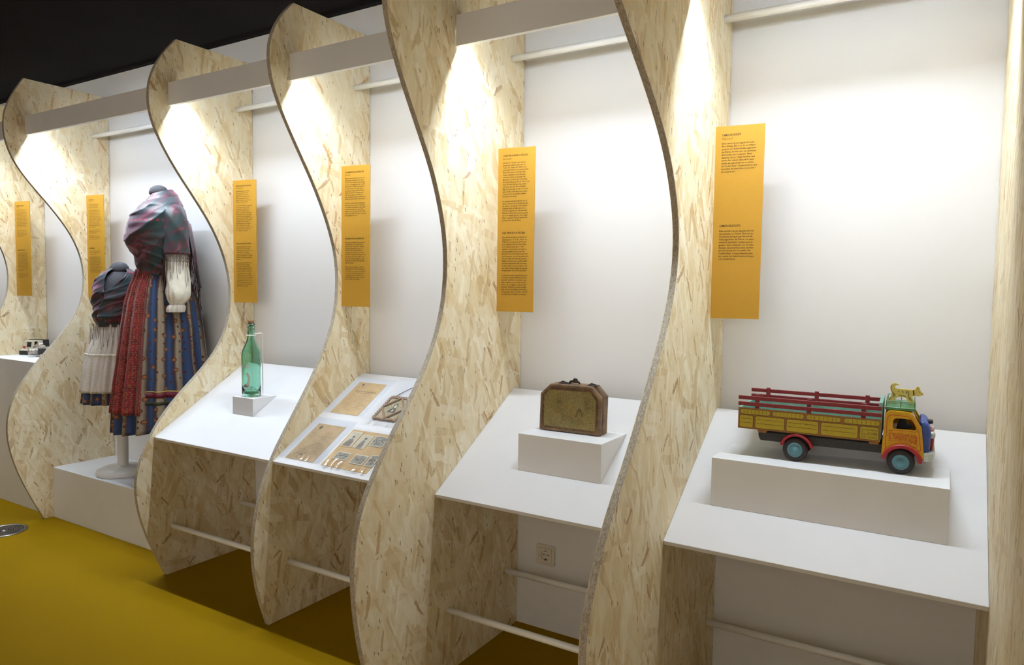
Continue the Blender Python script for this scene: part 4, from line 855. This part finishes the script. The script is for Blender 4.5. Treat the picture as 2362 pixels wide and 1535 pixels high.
# ------------------------------------------------------------------ costumed mannequins
def fabric(nm, builder, rough=0.8, sheen=0.3, tint=(1, 1, 1, 1)):
    t = NT(nm); builder(t); t.set(t.b, 'Roughness', rough); t.set(t.b, 'Sheen_Weight', sheen); t.set(t.b, 'Sheen_Tint', tint); return t.m
def f_shawl(t):
    uv = t.n('ShaderNodeTexCoord').outputs['UV']
    sx = t.n('ShaderNodeSeparateXYZ', None, Vector=uv)
    ph = t.math('MULTIPLY_ADD', sx.outputs[0], -0.5, sx.outputs[1])
    cbn = t.n('ShaderNodeCombineXYZ', None, X=t.math('MULTIPLY', ph, 17.0), Y=t.math('MULTIPLY', sx.outputs[0], 7.0), Z=0.0)
    a = t.n('ShaderNodeTexNoise', None, Vector=cbn.outputs[0], Scale=1.0, Detail=3.0, Distortion=0.5)
    c = t.ramp(a.outputs[0], (0.40, lin(30, 62, 68)), (0.50, lin(44, 52, 60)), (0.60, lin(80, 42, 56)), (0.72, lin(136, 84, 106)))  # pink highlight of the shot silk painted in along the folds
    sc2 = t.n('ShaderNodeVectorMath', {'operation': 'MULTIPLY'}, i0=uv, i1=(34, 40, 0))
    fr = t.n('ShaderNodeVectorMath', {'operation': 'FRACTION'}, i0=sc2.outputs[0])
    ce = t.n('ShaderNodeVectorMath', {'operation': 'SUBTRACT'}, i0=fr.outputs[0], i1=(0.5, 0.5, 0))
    ln = t.n('ShaderNodeVectorMath', {'operation': 'LENGTH'}, i0=ce.outputs[0])
    row = t.math('LESS_THAN', t.math('FRACT', t.math('MULTIPLY_ADD', sx.outputs[1], 40 / 5.0, 0.4)), 0.2)
    nb = t.n('ShaderNodeTexNoise', None, Vector=uv, Scale=9.0)
    dots = t.math('MULTIPLY', t.math('MULTIPLY', t.math('LESS_THAN', ln.outputs[1], 0.26), row), t.math('GREATER_THAN', nb.outputs[0], 0.46))
    c = t.mix(t.math('MULTIPLY', dots, 0.75), c, lin(150, 26, 54)); t.set(t.b, 'Base_Color', c)
M['shawl'] = fabric('shot_silk_shawl', f_shawl, 0.48, 0.35, (0.9, 0.6, 0.75, 1))
def f_skirt(t):
    uv = t.n('ShaderNodeTexCoord').outputs['UV']; sx = t.n('ShaderNodeSeparateXYZ', None, Vector=uv)
    wob = t.n('ShaderNodeTexNoise', None, Vector=uv, Scale=6.0, Detail=2.0)
    u = t.math('ADD', t.math('MULTIPLY', sx.outputs[0], 15.0), t.math('MULTIPLY', wob.outputs[0], 0.25))
    fr = t.math('FRACT', u)
    c = t.ramp(fr, (0.0, lin(92, 70, 58)), (0.10, lin(160, 145, 124)), (0.36, lin(148, 133, 113)), (0.48, lin(70, 50, 46)), (0.53, lin(30, 48, 88)), (0.72, lin(44, 76, 124)), (0.94, lin(28, 44, 84)), (1.0, lin(84, 40, 40)))
    sp = t.n('ShaderNodeTexNoise', None, Vector=uv, Scale=320.0, Detail=1.0)
    c = t.mix(t.math('MULTIPLY', t.math('LESS_THAN', sp.outputs[0], 0.42), 0.35), c, lin(70, 50, 44))
    for sc, sd, rad, col in (((27, 20, 1), 0.0, .22, lin(100, 54, 34)), ((27, 20, 1), 0.0, .13, lin(156, 100, 56)), ((36, 27, 1), 3.3, .15, lin(84, 26, 24))):
        mp = t.n('ShaderNodeMapping', None, Vector=uv, Scale=sc, Location=(sd, sd, 0)); vo = t.n('ShaderNodeTexVoronoi', {'voronoi_dimensions': '2D'}, Vector=mp.outputs[0], Scale=1.0, Randomness=0.6)
        k = t.n('ShaderNodeSeparateColor', None, Color=vo.outputs['Color'])
        c = t.mix(t.math('MULTIPLY', t.math('LESS_THAN', vo.outputs['Distance'], rad), t.math('GREATER_THAN', k.outputs[0], 0.4)), c, col)
    t.set(t.b, 'Base_Color', c)
M['skirt'] = fabric('striped_flower_skirt', f_skirt, 0.75, 0.2)
def f_apron(t):
    uv = t.n('ShaderNodeTexCoord').outputs['UV']
    nz = t.n('ShaderNodeTexNoise', None, Vector=uv, Scale=30.0, Detail=2.0)
    c = t.ramp(nz.outputs[0], (0.35, lin(104, 16, 24)), (0.65, lin(140, 26, 34)))
    for sc, rad, col in (((120, 88, 1), .25, lin(146, 112, 62)), ((120, 88, 1), .12, lin(120, 34, 34))):
        mp = t.n('ShaderNodeMapping', None, Vector=uv, Scale=sc); vo = t.n('ShaderNodeTexVoronoi', {'voronoi_dimensions': '2D'}, Vector=mp.outputs[0], Scale=1.0, Randomness=0.55)
        c = t.mix(t.math('MULTIPLY', t.math('LESS_THAN', vo.outputs['Distance'], rad), 0.75), c, col)
    t.set(t.b, 'Base_Color', c)
M['apron'] = fabric('red_flower_apron', f_apron, 0.8, 0.2)
def f_lace(t):
    uv = t.n('ShaderNodeTexCoord').outputs['UV']
    mp = t.n('ShaderNodeMapping', None, Vector=uv, Scale=(190, 150, 1)); vo = t.n('ShaderNodeTexVoronoi', {'voronoi_dimensions': '2D'}, Vector=mp.outputs[0], Scale=1.0)
    t.set(t.b, 'Base_Color', t.ramp(vo.outputs['Distance'], (0.1, lin(224, 218, 210)), (0.7, lin(206, 198, 188))))
    t.bump(vo.outputs['Distance'], 0.12, 0.001)
M['lace'] = fabric('white_lace', f_lace, 0.85, 0.2)
M['cotton'] = simple('white_cotton', lin(238, 233, 220), 0.85, 0.04, 40)
M['form'] = simple('grey_felt', lin(74, 74, 80), 0.9, 0.08, 240)
M['fringe'] = simple('fringe_thread', lin(70, 46, 50), 0.8, 0.1, 90)
M['gold'] = simple('yellow_braid', lin(198, 164, 84), 0.7); M['plum'] = simple('plum_ribbon', lin(108, 28, 48), 0.6); M['moss'] = simple('moss_ribbon', lin(52, 56, 34), 0.8)

def interp(tab, z):
    """tab rows sorted by falling z: (z, xl, xr, b, tilt)"""
    if z >= tab[0][0]: return tab[0][1:]
    for r0, r1 in zip(tab[:-1], tab[1:]):
        if r0[0] >= z >= r1[0]:
            f = (r0[0] - z) / (r0[0] - r1[0]); f = f * f * (3 - 2 * f) * 0.5 + f * 0.5
            return tuple(a + (b - a) * f for a, b in zip(r0[1:], r1[1:]))
    return tab[-1][1:]
def surface(tab, fold):
    def S(th, z, off=0.0):
        xl, xr, b, tilt = interp(tab, z); cx, a = (xl + xr) / 2, (xr - xl) / 2
        k = 1 + fold(th, z) / max(a, 0.03)
        x = cx + (a * k + off) * math.cos(th); y = (b * k + off) * math.sin(th)
        return Vector((x, y, z + tilt * a * math.cos(th)))
    return S
def patch(name, S, mat, parent, th0, th1, zs, n, off=0.0, keep=None, th_at=None, thick=0.0015, wobble=None):
    closed = abs(th1 - th0) >= 2 * math.pi - 1e-6; vs = []; uv = []; fs = []
    m_ = len(zs)
    for j, z in enumerate(zs):
        a0, a1 = (th0, th1) if th_at is None else th_at(z)
        for i in range(n + 1):
            t_ = a0 + (a1 - a0) * i / n
            zz = z + (wobble(t_, j / (m_ - 1)) if wobble else 0)
            p = S(t_, z, off); p.z += zz - z; vs.append(p); uv.append((t_ / (2 * math.pi), z))
    for j in range(m_ - 1):
        for i in range(n):
            q = (j * (n + 1) + i, j * (n + 1) + i + 1, (j + 1) * (n + 1) + i + 1, (j + 1) * (n + 1) + i)
            if keep is None or keep((vs[q[0]] + vs[q[2]]) / 2): fs.append(q)
    mb = MB(); mb.add(vs, fs); mb.uv = uv
    o = mb.build(name, mat, parent, smooth=True, fixn=False)
    if thick: md = o.modifiers.new('thick', 'SOLIDIFY'); md.thickness = thick; md.offset = 1.0
    return o
def lsp(a, b, n): return [a + (b - a) * k / (n - 1) for k in range(n)]
TAU = 2 * math.pi
def strands(name, pts, ln, parent, r=0.0011, jit=0.006, seed=1, mat='fringe'):
    mb = MB(); rr = random.Random(seed)
    for p in pts:
        p = Vector(p); l = ln * rr.uniform(0.75, 1.1); q = [p]
        dx, dy, ph_ = rr.uniform(-jit, jit), rr.uniform(-jit, jit), rr.uniform(0, 6.28)
        for k in range(1, 8): q.append(p + Vector((dx * k / 4 + jit * 0.25 * math.sin(k + ph_), dy * k / 4 + jit * 0.2 * math.cos(k * 1.3 + ph_), -l * k / 7)))
        mb.tube(q, [r] * 6 + [r * 1.2, r * 1.5], 4)
    return mb.build(name, M[mat], parent, kind='stuff')

# --- adult
A = thing('mannequin', 'headless adult mannequin in dark silk shawl, red apron and striped flowered skirt', 'mannequin', (-2.945, -0.214, 0.2834), (0, 0, R(57.5)))
Z0 = 0.2834; KS = 0.975
def zz_(z): return z - Z0
torso = [(1.72, -.03, .06, .05, 0), (1.66, -.08, .10, .14, 0), (1.58, -.12, .11, .15, 0), (1.5, -.11, .11, .13, 0), (1.40, -.08, .11, .11, 0), (1.25, -.10, .13, .13, 0)]
torso = [(zz_(z), a, b, c, d) for z, a, b, c, d in torso]
St = surface(torso, lambda t_, z: 0)
patch('torso_form', St, M['form'], A, 0, TAU, lsp(zz_(1.72), zz_(1.25), 14), 28, thick=0)
MB().lathe([(0.034, zz_(1.67)), (0.034, zz_(1.765))], 24, (0.012, 0)).build('neck', M['form'], A, smooth=True)
MB().lathe([(0.0, 0.0), (0.042, 0.0), (0.045, 0.006), (0.043, 0.018), (0.034, 0.032), (0.018, 0.041), (0.0, 0.044)], 32).build('neck_cap', M['form'], A, (0.008, 0, zz_(1.7655)), (0, R(-8), 0), smooth=True)
sh = [(1.775, -.030, .074, .060, .30), (1.745, -.052, .098, .090, .22), (1.70, -.085, .120, .142, .12), (1.655, -.115, .132, .168, .05), (1.605, -.143, .142, .176, 0), (1.55, -.151, .150, .172, 0), (1.50, -.142, .156, .162, 0), (1.45, -.112, .158, .150, 0), (1.40, -.098, .156, .136, 0), (1.355, -.092, .150, .125, 0)]
sh = [(zz_(z), a * KS, b * KS, c, d) for z, a, b, c, d in sh]
def ridge(x): return (1 - abs(math.sin(x))) ** 1.6
def shfold(t_, z):
    f = min(1, max(0, (sh[0][0] - z) / 0.10)); near = 0.5 - 0.5 * math.cos(t_ - 0.6)
    p = z - 0.075 * t_
    q = z + 0.055 * t_
    low = min(1, max(0, (zz_(1.56) - z) / 0.1))
    return f * (0.011 * ridge(25 * p + 0.9 * math.sin(2 * t_)) * (1 - 0.5 * low) + 0.0035 * ridge(61 * p + 1.1 + 0.9 * math.sin(3 * t_)) * ridge(11 * p + 1.5 * t_) + 0.005 * low * ridge(60 * q) + 0.0006 * math.sin(170 * p + 9 * t_)) * (0.45 + 0.55 * near) - 0.004
Ss = surface(sh, shfold)
patch('shawl', Ss, M['shawl'], A, 0, TAU, lsp(sh[0][0], sh[-1][0], 100), 150, 0.004)
# upper layer crossing the chest from the far shoulder to the near hip
patch('shawl_wrap', Ss, M['shawl'], A, 0, 0, lsp(zz_(1.735), zz_(1.385), 84), 90, 0.012, th_at=lambda z: (R(188) + R(62) * ((zz_(1.70) - z) / 0.30), R(322)), thick=0.003)
# shawl over the near arm, white sleeve below it
def arm_loft(name, rows, mat, fold=0.0, n=30, thick=0.0015, uvk=1.0, gather=0.0):
    vs = []; uv = []; fs = []
    for j, (x, y, z, r) in enumerate(rows):
        for i in range(n + 1):
            a = TAU * i / n; rr_ = r * (1 + fold * (1 - abs(math.sin(2.5 * a + z * 26))) * 1.6 + fold * 0.5 * math.sin(9 * a - z * 70) + gather * math.sin(13 * a + 1.2 * math.sin(2 * a)) * min(1, max(0.15, (1.33 - z) / 0.12)))
            vs.append(Vector((x + rr_ * math.cos(a), y + rr_ * math.sin(a), zz_(z)))); uv.append((a / TAU * uvk, z))
    for j in range(len(rows) - 1):
        for i in range(n): fs.append((j * (n + 1) + i, j * (n + 1) + i + 1, (j + 1) * (n + 1) + i + 1, (j + 1) * (n + 1) + i))
    mb = MB(); mb.add(vs, fs); mb.uv = uv; o = mb.build(name, mat, A, smooth=True, fixn=False)
    if thick: md = o.modifiers.new('thick', 'SOLIDIFY'); md.thickness = thick; md.offset = 1.0
    return o
def dens(rows, k=5):
    out = []
    for i in range(len(rows) - 1):
        a, b, c, d = rows[max(i - 1, 0)], rows[i], rows[i + 1], rows[min(i + 2, len(rows) - 1)]
        for q in range(k):
            f = q / k; out.append(tuple(0.5 * (2*b[j] + (c[j]-a[j])*f + (2*a[j]-5*b[j]+4*c[j]-d[j])*f*f + (3*b[j]-a[j]-3*c[j]+d[j])*f**3) for j in range(4)))
    return out + [rows[-1]]
arm_loft('shawl_arm_drape', dens([(.055, -.085, 1.715, .030), (.062, -.110, 1.69, .052), (.070, -.130, 1.65, .060), (.078, -.145, 1.59, .060), (.082, -.155, 1.53, .057), (.083, -.160, 1.458, .057)]), M['shawl'], 0.05, 40, 0.002, 0.5)
arm_loft('sleeve', dens([(.078, -.150, 1.53, .049), (.083, -.158, 1.45, .051), (.086, -.165, 1.38, .052), (.088, -.172, 1.32, .054), (.089, -.178, 1.275, .055), (.087, -.180, 1.247, .050), (.083, -.180, 1.228, .040), (.080, -.180, 1.214, .030)]), M['cotton'], 0.03, 90, gather=0.05)
arm_loft('lace_cuff', dens([(.080, -.180, 1.214, .030), (.078, -.180, 1.205, .036), (.076, -.180, 1.192, .038), (.074, -.180, 1.176, .036)], 4), M['lace'], 0.05, 90, gather=0.13)
MB().lathe([(0.020, zz_(1.235)), (0.020, zz_(1.20)), (0.012, zz_(1.192)), (0.0, zz_(1.19))], 16, (.077, -.18)).build('arm_end', M['form'], A, smooth=True)
fp = [(.083 + .060 * math.cos(R(a)), -.160 + .060 * math.sin(R(a)), zz_(1.462)) for a in range(150, 400, 5)]
strands('shawl_fringe', fp, 0.165, A, 0.0007, 0.006, 3)
net = MB()
for row in range(4):
    for k in range(0, 34):
        a0 = R(150 + k * 7.2 + (row % 2) * 3.6); z = zz_(1.460 - row * 0.010)
        P_ = lambda a, z_: (.083 + .061 * math.cos(a), -.160 + .061 * math.sin(a), z_)
        net.tube([P_(a0, z), P_(a0 + R(3.6), z - 0.010)], 0.0007, 3, cap=False); net.tube([P_(a0, z), P_(a0 - R(3.6), z - 0.010)], 0.0007, 3, cap=False)
net.build('knotted_net', M['fringe'], A, kind='stuff')
# back point of the shawl and its fringe
vs = []; uv = []; fs = []; rows = 16; n = 12
for j in range(rows + 1):
    f = j / rows; z = zz_(1.62 - 0.33 * f); half = 0.13 * (1 - f) ** 0.8 + 0.012
    for i in range(n + 1):
        v_ = -1 + 2 * i / n; vs.append(Vector((KS * (0.150 + 0.045 * f) + 0.006 * math.sin(6 * v_ + 5 * f) - 0.035 * v_ * v_ * (1 - f), -0.045 + half * v_, z + 0.01 * abs(v_)))); uv.append((0.5 + v_ * 0.12, 1.5 - 0.4 * f))
for j in range(rows):
    for i in range(n): fs.append((j * (n + 1) + i, j * (n + 1) + i + 1, (j + 1) * (n + 1) + i + 1, (j + 1) * (n + 1) + i))
mb = MB(); mb.add(vs, fs); mb.uv = uv; o = mb.build('shawl_back_point', M['shawl'], A, smooth=True, fixn=False); md = o.modifiers.new('thick', 'SOLIDIFY'); md.thickness = 0.003
bk = [(KS * (0.155 + 0.04 * f), -0.045 + s_ * (0.13 * (1 - f) ** 0.8 + 0.012), zz_(1.62 - 0.33 * f)) for f in lsp(0.35, 1.0, 14) for s_ in (-1, 1)]
strands('back_fringe', bk, 0.17, A, 0.0011, 0.008, 4)
wf = [Ss(R(a), zz_(1.375), 0.012) for a in range(195, 345, 6)]
strands('waist_fringe', wf, 0.12, A, 0.0010, 0.006, 5)
sk = [(1.395, -.090, .125, .105, 0), (1.36, -.100, .140, .120, 0), (1.28, -.130, .168, .148, 0), (1.21, -.148, .190, .160, 0), (1.08, -.166, .204, .170, 0), (.945, -.180, .214, .176, 0), (.80, -.196, .230, .182, 0), (.69, -.208, .240, .186, 0), (.575, -.212, .246, .188, 0)]
sk = [(zz_(z), a * KS, b * KS, c, d) for z, a, b, c, d in sk]
def skfold(t_, z):
    f = (sk[0][0] - z) / (sk[0][0] - sk[-1][0])
    return (0.002 + 0.019 * f) * math.sin(19 * t_ + 1.5 * math.sin(2 * t_) + 2 * f) + 0.003 * math.sin(43 * t_) * (1 - 0.4 * f)
Sk = surface(sk, skfold)
patch('skirt', Sk, M['skirt'], A, 0, TAU, lsp(sk[0][0], sk[-1][0], 40), 260, 0.0, wobble=lambda t_, f: 0.006 * f ** 4 * math.sin(3 * t_))
patch('red_apron', Sk, M['apron'], A, R(115), R(245), lsp(zz_(1.385), zz_(0.672), 36), 150, 0.009, thick=0.002)
for nm, za, zb_, mt in (('gold_trim', .789, .783, 'gold'), ('plum_trim', .781, .757, 'plum'), ('moss_trim', .738, .722, 'moss')):
    patch(nm, Sk, M[mt], A, R(-112), R(112), lsp(zz_(za), zz_(zb_), 3), 220, 0.0025, thick=0.001)
MB().lathe([(0.0, 0.0003), (0.145, 0.0003), (0.148, 0.012), (0.140, 0.026), (0.10, 0.040), (0.030, 0.046), (0.0265, 0.05), (0.0265, 1.05)], 40, (0.015, 0)).build('stand', M['stand'], A, smooth=True)

# --- child
G = thing('mannequin', 'headless child mannequin in silk shawl and white lace apron', 'mannequin', (-3.315, -0.202, 0.2834), (0, 0, R(60.3)))
gf = [(1.375, -.045, .045, .045, 0), (1.34, -.085, .080, .08, 0), (1.29, -.112, .105, .095, 0), (1.22, -.112, .108, .095, 0), (1.10, -.090, .088, .085, 0), (1.0, -.10, .10, .09, 0)]
gf = [(zz_(z), a, b, c, d) for z, a, b, c, d in gf]
patch('torso_form', surface(gf, lambda t_, z: 0), M['form'], G, 0, TAU, lsp(gf[0][0], gf[-1][0], 14), 28, thick=0)
MB().lathe([(0.034, zz_(1.33)), (0.034, zz_(1.385))], 24).build('neck', M['form'], G, smooth=True)
MB().lathe([(0.0, 0.0), (0.044, 0.0), (0.047, 0.006), (0.046, 0.018), (0.037, 0.034), (0.02, 0.043), (0.0, 0.046)], 32).build('neck_cap', M['form'], G, (0.0, 0, zz_(1.381)), (R(6), R(-5), 0), smooth=True)
gs = [(1.392, -.052, .056, .052, .0), (1.37, -.088, .084, .085, 0), (1.33, -.114, .108, .108, 0), (1.28, -.128, .122, .118, 0), (1.20, -.130, .124, .118, 0), (1.14, -.126, .120, .112, 0), (1.085, -.112, .108, .104, 0)]
gs = [(zz_(z), a * 0.98, b * 0.98, c, d) for z, a, b, c, d in gs]
def gfold(t_, z):
    f = min(1, max(0, (gs[0][0] - z) / 0.06)); p = z - 0.05 * t_
    return f * (0.009 * ridge(34 * p + 0.6 * math.sin(3 * t_)) + 0.003 * ridge(80 * p + 0.9) + 0.0006 * math.sin(190 * p + 7 * t_)) - 0.003
Sg = surface(gs, gfold)
def vneck(z):
    f = min(1, max(0, (z - zz_(1.272)) / 0.12)); c = R(238 + 30 * f)
    g = R(36) * f ** 0.8 + R(0.3); return (c + g, c + TAU - g)
patch('shawl', Sg, M['shawl'], G, 0, 0, lsp(gs[0][0], gs[-1][0], 90), 150, 0.003, th_at=vneck, thick=0.003)
patch('shawl_wrap', Sg, M['shawl'], G, 0, 0, lsp(zz_(1.375), zz_(1.10), 70), 80, 0.010, th_at=lambda z: (R(306) - R(85) * min(1, max(0, (zz_(1.385) - z) / 0.20)), R(372)), thick=0.003)
gk = [(1.105, -.098, .098, .095, 0), (1.05, -.118, .118, .11, 0), (.94, -.150, .150, .118, 0), (.85, -.165, .165, .122, 0), (.75, -.177, .177, .126, 0), (.675, -.184, .184, .128, 0)]
gk = [(zz_(z), a, b, c, d) for z, a, b, c, d in gk]
def gkfold(t_, z):
    f = (gk[0][0] - z) / (gk[0][0] - gk[-1][0])
    return (0.003 + 0.007 * f) * math.sin(15 * t_ + math.sin(3 * t_)) + 0.003 * math.sin(37 * t_ + 8 * f)
Sgk = surface(gk, gkfold)
patch('skirt', Sgk, M['skirt'], G, 0, TAU, lsp(gk[0][0], gk[-1][0], 30), 200, 0.0)
patch('lace_apron', Sgk, M['lace'], G, R(150), R(390), lsp(zz_(1.11), zz_(.935), 16), 200, 0.007, thick=0.0015)
patch('lace_apron_tier', surface(gk, lambda t_, z: gkfold(t_, z) * 1.3), M['lace'], G, R(150), R(390), lsp(zz_(.942), zz_(.738), 18), 200, 0.010, thick=0.0015)
patch('apron_braid', Sgk, M['cotton'], G, R(150), R(390), lsp(zz_(.942), zz_(.936), 3), 200, 0.0125, thick=0.001)
strands('shawl_fringe', [Sg(R(a), zz_(1.10), 0.022) for a in range(150, 395, 6)], 0.125, G, 0.0008, 0.007, 8)
MB().lathe([(0.0, 0.0003), (0.128, 0.0003), (0.132, 0.010), (0.128, 0.024), (0.10, 0.038), (0.030, 0.046), (0.0275, 0.05), (0.0275, 0.78)], 40).build('stand', M['stand'], G, smooth=True)
